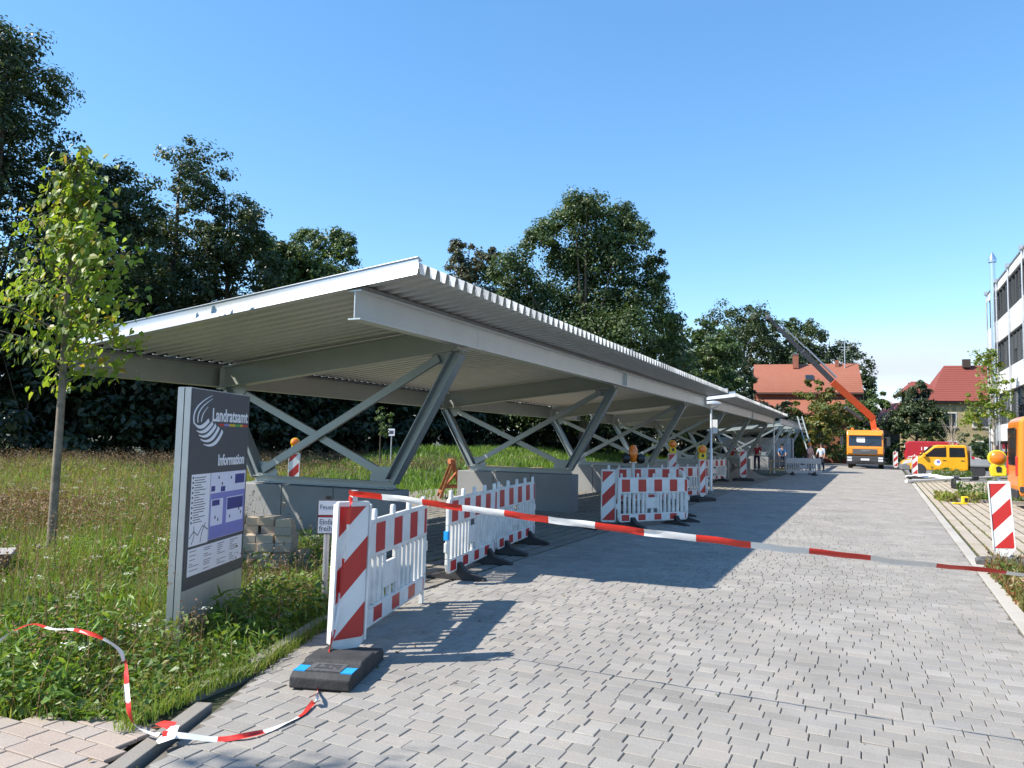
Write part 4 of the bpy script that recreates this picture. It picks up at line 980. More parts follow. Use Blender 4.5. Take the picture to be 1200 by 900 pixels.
lamp('yellow warning lamp with orange lens on the right-hand beacon', (1.715,13.15,1.28), math.radians(4), 1.0, tilt=-.05)
bC = beacon((-4.54,14.12,0), math.radians(28), 'striped beacon at the left end of the head on barrier fence', h0=.05)
bD = beacon((-4.42,22.6,0), math.radians(62), 'striped beacon with a lamp turned almost edge on beside the lane, before the lamp post')
lamp('orange warning lamp on the edge on beacon before the lamp post', (-4.42,22.6,1.21), math.radians(30), 1.1)
bE = beacon((-5.30,36.8,0), math.radians(20), 'lone striped beacon in front of the worker in red behind it', s=1.15)
bF = beacon((-6.0,25.6,0), math.radians(40), 'striped beacon with an orange lamp deep under the nearest carport', s=1.1)
lamp('orange warning lamp on the beacon deep under the nearest carport', (-6.0,25.6,1.33), math.radians(35), 1.15)
bG = beacon((1.9,67.2,0), math.radians(10), 'far striped beacon between the crane truck and the red van', s=1.15)
bH = beacon((2.35,48.8,0), math.radians(5), 'far striped beacon in front of the yellow pickup bonnet', s=1.05)
bI = beacon((-13.2,15.2,0), math.radians(30), 'striped beacon with orange head standing out in the meadow')
lamp('orange warning lamp on the beacon in the meadow', (-13.2,15.2,1.21), math.radians(40), 1.0)
# leaning light on a post behind the head on fence
t = empty('light_stand', (-5.0,17.4,0), .6, 'black stand with an orange lamp behind the head on barrier fence', 'light stand')
MB().tube([(0,0,0),(0,0,1.15)],.03,8).build('post','lamp_body_black',t); MB().box(-.28,-.1,0,.28,.1,.06).build('base','black_rubber',t)
MB().box(-.03,-.04,.5,.03,.04,1.2).build('side_post','white_plastic',t)
MB().lathe([(.02,-.12),(.10,-.10),(.12,0),(.10,.06),(.02,.08)],(.20,0,1.28),12,'x').build('lamp_housing','lamp_body_black',t,smooth=True)
MB().lathe([(.02,-.08),(.10,-.06),(.12,0),(.10,.10),(.02,.12)],(-.20,0,1.28),12,'x').build('lamp_housing','lamp_body_black',t,smooth=True)
MB().tube([(0,0,1.2),(0,0,1.3),(0,0,1.5),(0,0,1.6)],[.06,.10,.10,.05],14).build('lens','lens_orange',t,smooth=True)
# slim lamp post in the gap between the carports
t = empty('lamp_post', (-5.15,27.95,0), .2, 'slim grey lamp post with a flat white head in the carport gap', 'lamp post')
MB().tube([(0,0,0),(0,0,1.5),(0,0,1.52),(0,0,3.0)],[.055,.055,.04,.035],12).build('pole','zinc_bright',t,smooth=True)
MB().lathe([(.03,2.92),(.24,3.0),(.36,3.10),(.36,3.16),(.25,3.2),(.02,3.22)],(0,0,0),20).build('lamp_head','zinc_bright',t,smooth=True)
MB().box(.05,-.06,2.05,.22,-.02,2.55).build('sign_plate','print_white',t); MB().box(-.1,-.1,0,.1,.1,.03).build('base_plate','zinc_bright',t)
# notice for the fire brigade access
nl = at_depth(384,600,7.3); t = empty('notice_sign', (nl.x,nl.y,0), math.radians(34), 'small white notice on a grey post behind the foreground beacon', 'sign')
MB().tube([(.0,.0,-.02),(.0,0,1.03)],.028,10).build('post','alu',t)
MB().box(-.095,-.046,.715,.33,-.032,1.045).build('plate','dark_trim',t,bevel=.008)
MB().box(-.082,-.050,.90,.317,-.0455,1.033).build('upper_field','print_white',t); MB().box(-.082,-.050,.727,.317,-.0455,.875).build('lower_field','print_white',t); MB().box(-.078,-.0495,.882,.312,-.0455,.893).build('red_bar','print_red',t)
text_mesh('lettering','Feuerwehr',.062,'print_dark',t,face_mat((-.072,-.0505,.955),(1,0,0),(0,0,1)),.0005,sx=.95)
for s_, z in (('Einfahrt',.812),('freihalten',.750)): text_mesh('lettering',s_,.070,'print_dark',t,face_mat((-.072,-.0505,z),(1,0,0),(0,0,1)),.0005,sx=.95)
MB().tube([(0,0,1.03),(0,0,1.075)],.032,10).build('post_cap','lamp_body_black',t)
# ------------------------------------------------------------------ barrier tape
def ribbon(pts, wd, seglen, name, label, twist0=0., twist_rate=0., sag=0., normal=None, start_red=True, subdiv=.03, nrm_fn=None):
    P = [V(p) for p in pts]; fine = []
    # Catmull-Rom through the points
    for i in range(len(P)-1):
        p0, p1, p2, p3 = P[max(i-1,0)], P[i], P[i+1], P[min(i+2,len(P)-1)]
        n = max(3, int((p2-p1).length/subdiv))
        for k in range(n):
            t = k/n; fine.append(.5*((2*p1)+(p2-p0)*t+(2*p0-5*p1+4*p2-p3)*t*t+(3*p1-p0-3*p2+p3)*t**3))
    fine.append(P[-1]); root = empty(name, P[0], 0, label, 'tape')
    acc = 0; cur = [fine[0]]; red = start_red; base = 0.
    def flush(c, red, s0):
        if len(c) < 2: return
        vs = []; s = s0
        for i, p in enumerate(c):
            if i: s += (c[i]-c[i-1]).length
            d = (c[min(i+1,len(c)-1)]-c[max(i-1,0)]).normalized()
            side = d.cross(V((0,0,1)));
            if side.length < .05: side = d.cross(V((0,1,0)))
            side.normalize(); u = side.cross(d)
            a = twist0+twist_rate*s if nrm_fn is None else nrm_fn(s)
            wv = u*math.cos(a)+side*math.sin(a); nn = side*math.cos(a)-u*math.sin(a)
            cr_ = .004*math.sin(s*9.)+.003*math.sin(s*23)
            vs += [p-wv*wd/2-P[0]+nn*cr_, p+nn*(.003-cr_)-P[0], p+wv*wd/2-P[0]+nn*cr_]
        fs = []
        for i in range(len(c)-1):
            fs += [(3*i,3*i+1,3*i+4,3*i+3),(3*i+1,3*i+2,3*i+5,3*i+4)]
        MB().add(vs, fs).build('red_field' if red else 'white_field','tape_red' if red else 'tape_white',root,smooth=True,angle=80)
    s = 0; s0 = 0
    for i in range(1, len(fine)):
        s += (fine[i]-fine[i-1]).length; cur.append(fine[i])
        if s-s0 > seglen: flush(cur, red, s0); cur = [fine[i]]; red = not red; s0 = s
    flush(cur, red, s0); return root
A = V((-3.50,4.62,1.26)); Bp = V((-3.92,6.1,1.075))
pts = []; E_ = V((2.6,4.75,.985)); Sx = V((-3.48,4.60,1.25))
for i in range(13):
    t = i/12; p = Sx.lerp(E_, t); p.z -= .10*4*t*(1-t)*.55; pts.append(p)
pts[0] = V((-3.49,4.63,1.235))
ribbon(pts, .047, .30, 'barrier_tape', 'red and white tape stretched across the lane from the foreground beacon', nrm_fn=lambda s: .35 if s < 2.4 else .35+min(.75,(s-2.4)*.4), subdiv=.06)
# end post of the tape, beyond the right picture edge
t = empty('tape_post', (2.62,4.75,0), 0, 'thin post holding the far end of the tape', 'post'); MB().tube([(0,0,0),(0,0,1.1)],.02,8).build('post','zinc',t); MB().box(-.2,-.2,0,.2,.2,.06).build('base','black_rubber',t)
def G(px, py, z=.015): return at_z(px, py, z)
f = V((-3.47,4.615,0))
pts = [V((-3.47,4.63,1.20)), at_depth(411,585,5.56), at_depth(407,620,5.55), at_depth(402,660,5.53), at_depth(396,710,5.50), at_depth(387,757,5.42), at_depth(380,785,5.12), at_depth(374,805,4.98), G(371,818,.06),
       G(368,822,.02), G(352,838,.012), G(322,853,.010), G(290,862,.02), G(255,866,.012), G(215,862,.05), G(190,860,.06)]
ribbon(pts, .032, .24, 'loose_tape', 'loose tape falling from the foreground beacon and trailing over the pavers', nrm_fn=lambda s: .75+.9*math.sin(s*3.3)+.4*math.sin(s*9), subdiv=.03)
pts = [G(186,861,.05), G(160,851,.06), G(152,835,.10), G(149,812,.14), G(147,780,.22), at_z(142,765,.30), at_z(125,750,.38), at_z(95,740,.42), at_z(60,736,.42), at_z(38,731,.44), at_z(15,740,.42), at_z(-20,765,.36)]
ribbon(pts, .026, .20, 'weed_tape', 'crumpled tape lying over the weeds in the lower left corner', nrm_fn=lambda s: 1.0+1.1*math.sin(s*4.7)+.5*math.sin(s*11), start_red=False, subdiv=.03)
# bow where the two tapes are knotted
t = empty('tape_knot', G(190,862,.02), 0, 'tied knot of tape with a white tail on the pavers', 'tape')
MB().add([(-.09,-.02,.03),(.04,.03,.045),(.05,.07,.03),(-.07,.045,.02)],[(0,1,2,3)]).add([(-.06,.0,.05),(.05,.01,.03),(.04,.06,.06),(-.05,.05,.055)],[(0,1,2,3)]).build('red_loop','tape_red',t)
MB().add([(.04,.02,.05),(.08,.04,.055),(.15,-.05,.03),(.10,-.11,.012),(.06,-.09,.015)],[(0,1,2,3,4)]).build('white_tail','tape_white',t)
# ------------------------------------------------------------------ loose pavers, trestles, bench
pm_ = {}
def paver(loc, rz, size, label, tilt=0.):
    if size not in pm_:
        a, b, c = size; t = MB().box(-a/2,-b/2,0,a/2,b/2,c).build('p','loose_paver',bevel=.006); pm_[size] = t
    src = pm_[size]; o = src.copy(); C.objects.link(o); o.name = 'loose_paver'; o.location = loc; o.rotation_euler = (tilt,0,rz)
    return tag(o, label, 'paver', 'stacked concrete pavers by the foundation')
sz = (.20,.165,.10); base = at_z(314,662); ax = math.radians(30)
ux, uy = V((math.cos(ax),math.sin(ax),0)), V((-math.sin(ax),math.cos(ax),0))
heights = [[5,4,4,6,1],[5,6,6,5,2],[6,5,6,4,1]]
for j in range(3):
    for i in range(5):
        for kz in range(heights[j][i]):
            p = base+ux*((i-2)*.216+random.gauss(0,.018))+uy*((j-1)*.182+random.gauss(0,.016))+V((0,0,kz*.1005))
            top = kz == heights[j][i]-1
            rowname = ('nearest','middle','rearmost')[j]; colname = ('leftmost','second','middle','fourth','rightmost')[i]
            lev = 'top paver' if top else ('bottom paver' if kz == 0 else ('second paver up','third paver up','fourth paver up','fifth paver up')[kz-1])
            paver(p, ax+random.gauss(0,.10), sz, f'{lev} of the {colname} column in the {rowname} row of the loose stack')
for k, (dx, dy, r, tl) in enumerate(((.72,.05,.6,0),(.86,-.12,1.3,0),(.62,-.32,.2,.0),(-.62,-.3,.9,0))):
    paver(base+ux*dx+uy*dy, ax+r, sz, ['single paver fallen to the right of the loose stack','outermost paver lying right of the loose stack','paver lying in the weeds in front of the loose stack','paver lying left of the loose stack'][k])
for t in pm_.values(): bpy.data.objects.remove(t)
def trestle(loc, rz, label):
    t = empty('trestle', loc, rz, label, 'trestle', 'rusty steel trestles behind the foundations'); t.scale = (1.3,1.2,1.3)
    MB().bar((-.02,-.38,.78),(-.02,.38,.78),.10,.10).build('top_rail','rust_steel',t)
    for s in (-1,1):
        for q in (-1,1): MB().bar((0,s*.33,.76),(q*.27,s*.36,0),.05,.05,(0,1,0)).build('leg','rust_steel',t)
        MB().bar((-.18,s*.35,.24),(.18,s*.35,.24),.04,.04).build('stretcher','rust_steel',t)
    MB().bar((-.2,-.35,.22),(.2,.35,.62),.04,.04).build('diagonal','rust_steel',t); MB().bar((-.24,-.36,.12),(-.24,.36,.12),.05,.05).build('foot_rail','rust_steel',t)
trestle((-10.7,18.9,0), math.radians(35), 'rusty steel trestle farther from the second concrete foundation')
trestle((-9.95,18.7,0), math.radians(30), 'rusty steel trestle nearer to the end of the second concrete foundation')
t = empty('timber_stack', (-9.9,21.2,0), .6, 'bundle of reddish boards leaning behind the second carport frame', 'timber')
for i in range(4): MB().bar((-.9,-.3+i*.2,.75+.03*i),(.9,-.25+i*.2,.82-.02*i),.17,.05).build('board','raw_wood',t)
for x in (-.7,.7): MB().box(x-.06,-.35,0,x+.06,.4,.72).build('support','rust_steel',t)
t = empty('bench', (-8.12,4.05,0), math.radians(52), 'weathered wooden bench cut off by the left picture edge', 'bench')
for i in range(4): MB().box(-.9,-.22+i*.115,.42,.9,-.115+i*.115,.47).build('seat_slat','bench_top',t,bevel=.006)
for x in (-.75,.75): MB().box(x-.05,-.2,0,x+.05,.2,.34).build('leg','bench_wood',t); MB().box(x-.06,-.22,.34,x+.06,.22,.42).build('cross_bearer','bench_wood',t)
MB().box(-.9,-.235,.34,.9,-.2205,.465).build('apron','bench_wood',t)
# ------------------------------------------------------------------ small things in the right-hand bay
p0, p1 = at_z(1062,564,.10), at_z(1162,559.5,.12)
t = empty('barrier_rail', p0, 0, 'white rail lying across the right-hand bay before the yellow pickup', 'rail')
d = p1-p0; MB().tube([(0,0,0),tuple(d)],.075,10).build('rail','white_paint',t)
MB().tube([tuple(d*.72),tuple(d*.80)],.13,10).build('joint_sleeve','dark_trim',t)
for k in (.06,.42,.95): q = d*k; MB().box(q.x-.06,q.y-.12,-.115,q.x+.06,q.y+.12,-.02).build('block','concrete',t)
t = empty('lamp_unit', at_z(1121,573), .4, 'small black lamp unit lying on the pavers by the planting bed', 'lamp')
MB().lathe([(.05,0),(.2,.02),(.22,.2),(.18,.42),(.06,.5)],(0,0,0),14).build('housing','lamp_body_black',t,smooth=True); MB().box(-.12,-.05,.5,.12,.05,.58).build('handle','grey_trim',t); MB().box(-.1,-.23,.2,.1,-.2,.36).build('label','print_white',t)
t = empty('lamp_case', at_z(1128,591), .3, 'yellow lamp case lying on the right-hand pavers', 'lamp case')
MB().box(-.28,-.06,.0,.12,.06,.05).build('plate','lamp_yellow',t,bevel=.01); MB().box(-.02,-.06,.05,.16,.06,.24).build('case','lamp_yellow',t,bevel=.02); MB().box(.04,-.07,.08,.12,.07,.2).build('battery','lamp_body_black',t)
t = empty('plastic_sheet', at_z(1090,560.5), 0, 'crumpled white plastic sheet at the foot of the far beacon', 'sheet')
m = MB(); n_ = 9
hh = [[.04+.32*random.random()*math.exp(-((i-4)**2+(j-4)**2)/14) for j in range(n_)] for i in range(n_)]
for i in range(n_):
    for j in range(n_): m.v.append(((i-4)*.30+random.gauss(0,.05),(j-4)*.15+random.gauss(0,.03),hh[i][j]))
m.f = [(i*n_+j,(i+1)*n_+j,(i+1)*n_+j+1,i*n_+j+1) for i in range(n_-1) for j in range(n_-1)]
m.build('sheet','sheet_white',t)
# far work site: trestle table, container, prop, ladder
g = at_z(913,555.5)
t = empty('sawhorse', (g.x,g.y,0), .1, 'pale wooden sawhorse table beside the worker in red', 'sawhorse')
MB().box(-.55,-.35,.74,.55,.35,.80).build('top','raw_wood',t)
for x in (-.45,.45):
    for y in (-.28,.28): MB().bar((x,y,.74),(x*1.1,y*1.1,0),.07,.07,(0,1,0)).build('leg','raw_wood',t)
MB().bar((-.5,0,.3),(.5,0,.3),.05,.08).build('stretcher','raw_wood',t)
t = empty('site_container', (-8.6,66.2,0), .05, 'pale blue site container under the farthest carport frames', 'container')
MB().box(-3.0,-1.2,.1,3.0,1.2,2.3).build('body','container',t)
for i in range(14): MB().box(-2.9+i*.42,-1.24,.2,-2.72+i*.42,-1.2,2.2).build('rib','container',t)
for x in (-3.0,2.9): MB().box(x,-1.26,.0,x+.1,-1.2,2.35).build('corner_post','grey_trim',t)
t = empty('steel_prop', (-5.2,48.6,0), 0, 'thin vertical steel prop under the end of the second carport', 'prop')
MB().tube([(0,0,.02),(0,0,1.6),(0,0,1.62),(0,0,2.98)],[.045,.045,.032,.032],10).build('tube','zinc_bright',t); MB().box(-.1,-.1,0,.1,.1,.02).build('base_plate','zinc',t); MB().box(-.1,-.1,2.98,.1,.1,3.0).build('head_plate','zinc',t)
a, b = at_z(955,549), None
t = empty('ladder', (a.x,a.y,0), 0, 'grey ladder leaning against the farthest carport beside a worker', 'ladder')
top = at_depth(937,488,(R3.transposed() @ (a+V((-1.2,1.5,0))-V((0,0,CAM_H)))).y)-a
for s in (-.17,.17): MB().bar((s,0,0),(top.x+s,top.y,top.z),.09,.09,(0,1,0)).build('rail','zinc_leg',t)
for k in range(12): q = top*((k+.7)/12.5); MB().bar((q.x-.16,q.y,q.z),(q.x+.16,q.y,q.z),.03,.03).build('rung','alu',t)
t = empty('earth_heap', (-7.0,41.5,0), 0, 'low heap of brown earth beside the far work site', 'earth heap')
m = MB(); n_ = 16
for i in range(n_+1):
    for j in range(n_+1):
        x, y = (i/n_-.5)*4.2, (j/n_-.5)*5; r = math.hypot(x/2.1, y/2.5); m.v.append((x,y,max(0,.55*(1-r*r))*(1+.5*math.sin(i*2.1+j)*math.cos(j*1.7))-.01))
m.f = [(i*(n_+1)+j,(i+1)*(n_+1)+j,(i+1)*(n_+1)+j+1,i*(n_+1)+j+1) for i in range(n_) for j in range(n_)]
m.build('heap','gravel',t,smooth=True)
# ------------------------------------------------------------------ people
def skin_obj(name, parent, joints, edges, mat, sub=1):
    me = bpy.data.meshes.new(name); me.from_pydata([j[:3] for j in joints], edges, []); me.materials.append(MATS[mat])
    o = link(bpy.data.objects.new(name, me), parent)
    k = o.modifiers.new('skin','SKIN'); k.use_smooth_shade = True
    for v, j in zip(me.skin_vertices[0].data, joints): v.radius = (j[3], j[4] if len(j) > 4 else j[3])
    me.skin_vertices[0].data[0].use_root = True
    s = o.modifiers.new('sub','SUBSURF'); s.levels = s.render_levels = sub
    return o
def person(loc, rz, label, shirt, trousers, arms=((.0,.0),(.0,.0)), stride=.06, hair='hair', bend=0., helmet=None, s=1.):
    """arms: for left/right (forward, up) swing of the hand; faces local -y"""
    t = empty('person', loc, rz, label, 'person'); t.scale = (s,s,s)
    bx = lambda z: -bend*max(0,z-.95)
    hands = []
    for sd, (fwd, upw) in zip((-1,1), arms):
        el = (sd*.27, bx(1.15)-.10*fwd-.02, 1.13+.05*upw); wr = (sd*(.29-.06*abs(fwd)), bx(1.1)-.32*fwd-.05, .90+.38*upw); hands.append((el, wr))
    hip = [(0,0,.95,.14,.10)]
    J = [(0,bx(.95),.95,.13,.10),(0,bx(1.2),1.2,.13,.09),(0,bx(1.40),1.40,.15,.09),(0,bx(1.50),1.50,.055,.055),(0,bx(1.57)-.01,1.57,.06,.065),(0,bx(1.66)-.015,1.66,.078,.092),(0,bx(1.75)-.005,1.75,.06,.075),(0,bx(1.63)-.11,1.625,.014,.014)]
    E = [(0,1),(1,2),(2,3),(3,4),(4,5),(5,6),(5,7)]
    for sd, (el, wr) in zip((-1,1), hands):
        i = len(J); J += [(sd*.19,bx(1.42),1.42,.055),(*el,.042),(*wr,.03),(wr[0],wr[1]-.02,wr[2]-.08,.034,.02),(wr[0],wr[1]-.03,wr[2]-.15,.014,.012),(wr[0]-sd*.03,wr[1]-.05,wr[2]-.09,.010)]
        E += [(2,i),(i,i+1),(i+1,i+2),(i+2,i+3),(i+3,i+4),(i+3,i+5)]
    for sd in (-1,1):
        i = len(J); J += [(sd*.10,0,.90,.085),(sd*.11,-.01+sd*stride*.5,.50,.055),(sd*.115,.02+sd*stride,.10,.04),(sd*.12,-.12+sd*stride,.04,.035,.03)]
        E += [(0,i),(i,i+1),(i+1,i+2),(i+2,i+3)]
    b = skin_obj('body', t, J, E, 'skin', 1)
    Js = [(0,bx(.93),.93,.155,.115),(0,bx(1.2),1.2,.15,.11),(0,bx(1.41),1.41,.165,.105),(0,bx(1.48),1.48,.075,.07)]; Es = [(0,1),(1,2),(2,3)]
    for sd, (el, wr) in zip((-1,1), hands):
        i = len(Js); Js += [(sd*.20,bx(1.42),1.42,.070),(*el,.056)]; Es += [(2,i),(i,i+1)]
    skin_obj('shirt', t, Js, Es, shirt, 1)
    Jt = [(0,0,.96,.15,.115)]; Et = []
    for sd in (-1,1):
        i = len(Jt); Jt += [(sd*.10,0,.87,.10),(sd*.112,-.01+sd*stride*.5,.50,.075),(sd*.118,.015+sd*stride,.08,.062)]; Et += [(0,i),(i,i+1),(i+1,i+2)]
    skin_obj('trousers', t, Jt, Et, trousers, 1)
    for sd in (-1,1): MB().box(sd*.118-.045,-.17+sd*stride,0,sd*.118+.045,.08+sd*stride,.075).build('shoe','lamp_body_black',t,bevel=.02)
    hm = helmet or hair
    MB().lathe([(.096,1.66),(.103,1.70),(.098,1.75),(.075,1.795),(.03,1.815)],(0,bx(1.72)+.005,0),14).build('hard_hat' if helmet else 'hair',hm,t,smooth=True)
    for sd in (-1,1): MB().lathe([(.002,-.008),(.010,-.006),(.010,.0),(.002,.001)],(sd*.032,bx(1.66)-.098,1.675),8,'y').build('eye','lamp_body_black',t)
    return t
g = at_z(887,551.5); person((g.x,g.y,0), math.radians(-10), 'worker in dark red shirt and navy trousers standing upright, hands on hips', 'cloth_red','cloth_navy',((.3,.35),(.3,.35)), s=1.08)
g = at_z(857,552.5); person((g.x,g.y,0), math.radians(40), 'worker in dark red shirt half hidden behind the lone beacon', 'cloth_red','cloth_dark',((.7,.4),(.6,.3)), bend=.25)
g = at_z(949,556); person((g.x,g.y,0), math.radians(60), 'worker with orange top and dark trousers by the ladder', 'cloth_pink','cloth_dark',((.8,.5),(.4,.2)), stride=.1, helmet='cloth_orange', s=1.05)
g = at_z(958,552); person((g.x+.2,g.y+1,0), math.radians(-30), 'worker in pale blue shirt right of the ladder', 'cloth_light','cloth_navy',((.5,.3),(.2,.1)), s=1.05)
g = at_z(913,550); person((g.x,g.y+2,0), math.radians(10), 'worker in blue shirt behind the sawhorse table', 'cloth_blue','cloth_navy',((.9,.4),(.9,.4)), bend=.3)
g = at_z(1137,552); person((g.x,g.y,0), math.radians(-70), 'person in blue shirt behind the bed of the yellow pickup', 'cloth_blue','cloth_dark',((.2,.1),(.4,.2)), s=1.05)
# ------------------------------------------------------------------ vegetation
def leaf_quads(pos, nrm, size, aspect=.62, fold=.12):
    """one folded rhombus leaf per position"""
    n = len(pos); nrm = nrm/np.maximum(np.linalg.norm(nrm,axis=1,keepdims=True),1e-6)
    ref = rng.normal(size=(n,3)); a = np.cross(nrm, ref); a /= np.maximum(np.linalg.norm(a,axis=1,keepdims=True),1e-6)
    b = np.cross(nrm, a); s = size[:,None]
    v = np.stack([pos-a*s*.5, pos+b*s*.5*aspect+nrm*s*fold-a*s*.05, pos+a*s*.55, pos-b*s*.5*aspect+nrm*s*fold-a*s*.05], 1).reshape(-1,3)
    f = np.arange(4*n).reshape(n,4); return v, f
def crown_points(lobes, n, clump=.16, cl_n=60, shell=.45):
    vol = np.array([l[3]*l[4]*l[5] for l in lobes])**.67; pr = vol/vol.sum()
    cnt = rng.multinomial(n, pr); P, Nn, cen = [], [], []
    for l, k in zip(lobes, cnt):
        if k < 4: continue
        nc = max(4, k//cl_n)
        d = rng.normal(size=(nc,3)); d /= np.linalg.norm(d,axis=1,keepdims=True)
        d[:,2] = np.where(d[:,2] < -.6, -d[:,2], d[:,2])
        r = shell+(1-shell)*rng.random(nc)**.6
        r *= 1+.16*rng.normal(size=nc)
        c = d*r[:,None]*np.array(l[3:6])+np.array(l[:3]); cen.append(c)
        idx = rng.integers(0, nc, k); rad = clump*np.mean(l[3:6])*(.6+.8*rng.random(nc))
        g = rng.normal(size=(k,3))*np.array([1,1,.62]); gl = np.linalg.norm(g,axis=1,keepdims=True); g = g/gl*np.minimum(gl,1.9)
        p = c[idx]+g*rad[idx][:,None]
        nn = g*.7+d[idx]*.5+np.array([0,0,.6])+rng.normal(size=(k,3))*.55
        P.append(p); Nn.append(nn)
    return np.concatenate(P), np.concatenate(Nn), np.concatenate(cen)
def tree(name, loc, H, lobes, n, leaf, mat, label, cat='tree', group=None, bark='bark', tr=.25, z_fork=None, limbs=10, cl_n=60, clump=.17, shell=.45, aspect=.62, lean=0.):
    t = empty(name, loc, random.random()*6 if False else 0, label, cat, group)
    P, Nn, cen = crown_points(lobes, n, clump, cl_n, shell)
    v, f = leaf_quads(P, Nn, leaf*(.6+.8*rng.random(len(P))), aspect)
    meshobj('crown', np_mesh('crown', v, f, mat), t)
    m = MB(); zf = z_fork or H*.3
    top = max(l[2]+.5*l[5] for l in lobes)
    m.tube([(0,0,-.1),(.02*H*.1,0,zf*.5),(lean*.4,0,zf),(lean,.0,(zf+top)/2),(lean*1.2,0,top)],[tr*1.25,tr,tr*.85,tr*.45,tr*.12],9)
    pick = cen[rng.choice(len(cen), min(limbs,len(cen)), replace=False)]
    for c in pick:
        z0 = zf+(min(top,c[2])-zf)*rng.uniform(0,.6) if c[2] > zf else zf*.9
        s = V((lean*(z0/top),0,z0)); e = V(c); mid = s.lerp(e,.5)+V((0,0,.06*H*.5*(random.random()-.2)))
        m.tube([s,mid,e],[tr*.34,tr*.2,tr*.05],6,False)
    m.build('trunk', bark, t, smooth=True, angle=60)
    return t
def lobeset(H, W, n, z0=.25, seed=0, conical=.0, top=False):
    """uneven crown: n lobes around a rough ellipsoid"""
    r = np.random.default_rng(seed); out = [(0,0,H*(z0+(1-z0)*.45),W*.30,W*.30,H*(1-z0)*.36)]
    for i in range(n):
        t = r.random(); z = H*(z0+(1-z0)*(.08+.86*t)); env = math.sin(PI*min(.98,max(.06,(.12+.8*t))))**.6
        env *= 1-conical*t; a = r.random()*2*PI; rr = W*.5*env*(.45+.45*r.random())
        s = W*(.13+.13*r.random())*(1-.35*conical*t)
        out.append((rr*math.cos(a), rr*math.sin(a), z, s*1.15, s*1.15, s*.9))
    for i in range(7 if top else 0):
        a = i*.9+r.random(); t = .74+.18*r.random(); rr = W*(.30-.9*(t-.74))*(.6+.5*r.random()); s = W*(.13+.07*r.random())
        out.append((rr*math.cos(a), rr*math.sin(a), H*t, s, s, s*.85))
    return out
def fromtop(px, ytop, dep, yb=None):
    """ground point and height of a tree whose tip shows at (px, ytop)"""
    tip = at_depth(px, ytop, dep); return V((tip.x,tip.y,0)), tip.z
forest = [  # px, top y, depth, width m, leaves, leaf size, material, lobes, label
    (10, 50, 34, 8.6, 44000, .18, 'leaf_dark', 36, 'tallest dark tree at the left picture edge'),
    (-75, 120, 36, 8.0, 7000, .34, 'leaf_dark', 20, 'dark tree mostly beyond the left picture edge'),
    (110, 188, 36, 7.2, 32000, .18, 'leaf_dark', 30, 'dark bushy tree just behind the young linden'),
    (212, 174, 40, 6.0, 28000, .18, 'leaf_dark', 30, 'slender dark tree with gaps in its crown, left of centre'),
    (272, 222, 41, 5.6, 24000, .18, 'leaf_dark', 26, 'dark tree with a spreading top above the near carport roof'),
    (165, 235, 44, 6.0, 9000, .28, 'leaf_dark', 20, 'dark tree between the linden and the slender tree'),
    (325, 280, 44, 6.0, 11000, .26, 'leaf_mid', 22, 'mid green tree rising behind the carport roof edge'),
    (470, 330, 48, 7.0, 7000, .34, 'leaf_mid', 18, 'low green tree hidden behind the carport roof peak'),
    (800, 372, 66, 8.4, 13000, .30, 'leaf_mid', 26, 'green tree at the right foot of the big maple'),
    (832, 390, 72, 7.6, 13000, .30, 'leaf_light', 26, 'lighter green tree between maple and far copse'),
    (872, 362, 104, 13.0, 17000, .34, 'leaf_dark', 30, 'dark round topped tree left behind the orange roof'),
    (905, 370, 108, 12.0, 13000, .36, 'leaf_mid', 26, 'green tree close behind the left end of the orange roof'),
    (938, 384, 105, 12.0, 13000, .36, 'leaf_dark', 28, 'dark tree directly behind the orange roof ridge'),
    (972, 396, 105, 11.0, 12000, .36, 'leaf_dark', 26, 'dark tree at the right gable of the orange roof'),
    (1000, 428, 100, 6.5, 7000, .34, 'leaf_dark', 18, 'small dark tree beside the antenna mast'),
]
for i, (px, yt, dep, W, n, lf, mt, nl, lab) in enumerate(forest):
    p, H = fromtop(px, yt, dep)
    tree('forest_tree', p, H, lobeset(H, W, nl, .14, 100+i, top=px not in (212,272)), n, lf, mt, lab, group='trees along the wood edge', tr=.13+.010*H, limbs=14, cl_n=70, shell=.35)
# the big maple: wide uneven crown
p, H = fromtop(688, 226, 48)
k = 48/890
L_ = []
for (px, py, rx, rz_) in ((690,252,30,20),(660,256,24,18),(718,254,24,20),(640,282,26,22),(742,280,22,22),(700,290,38,28),(655,312,34,26),(722,318,34,28),(768,318,18,18),(612,322,26,22),(600,352,24,26),(758,350,28,24),(775,372,22,22),(640,358,38,30),(700,362,46,34),(625,395,40,32),(745,395,40,30),(690,415,60,40),(590,410,34,36),(772,420,30,30),(680,470,80,45)):
    q = at_depth(px, py, 48); L_.append((q.x-p.x, q.y-p.y+random.uniform(-1.8,1.8), q.z, rx*k, rx*k*1.05, rz_*k))
tree('maple_tree', p, H, L_, 105000, .185, 'leaf_mid', 'big broad maple rising above the carport roof in the middle', tr=.36, limbs=20, cl_n=70, clump=.2, shell=.35, z_fork=3.5)
p, H = fromtop(368, 268, 46); k = 46/890; L_ = []
for (px, py, rx, rz_) in ((325,302,26,22),(355,286,26,20),(390,290,26,20),(412,300,18,20),(340,330,40,30),(385,330,45,30),(360,380,60,45),(365,440,60,50)):
    q = at_depth(px, py, 46); L_.append((q.x-p.x, q.y-p.y+random.uniform(-.8,.8), q.z, rx*k, rx*k, rz_*k))
tree('forest_tree', p, H, L_, 32000, .185, 'leaf_light', 'bright green rounded tree above the near carport roof', group='trees along the wood edge', tr=.2, limbs=12, cl_n=70, shell=.3, z_fork=2.5)
p, H = fromtop(550, 281, 58); k = 58/890; L_ = []
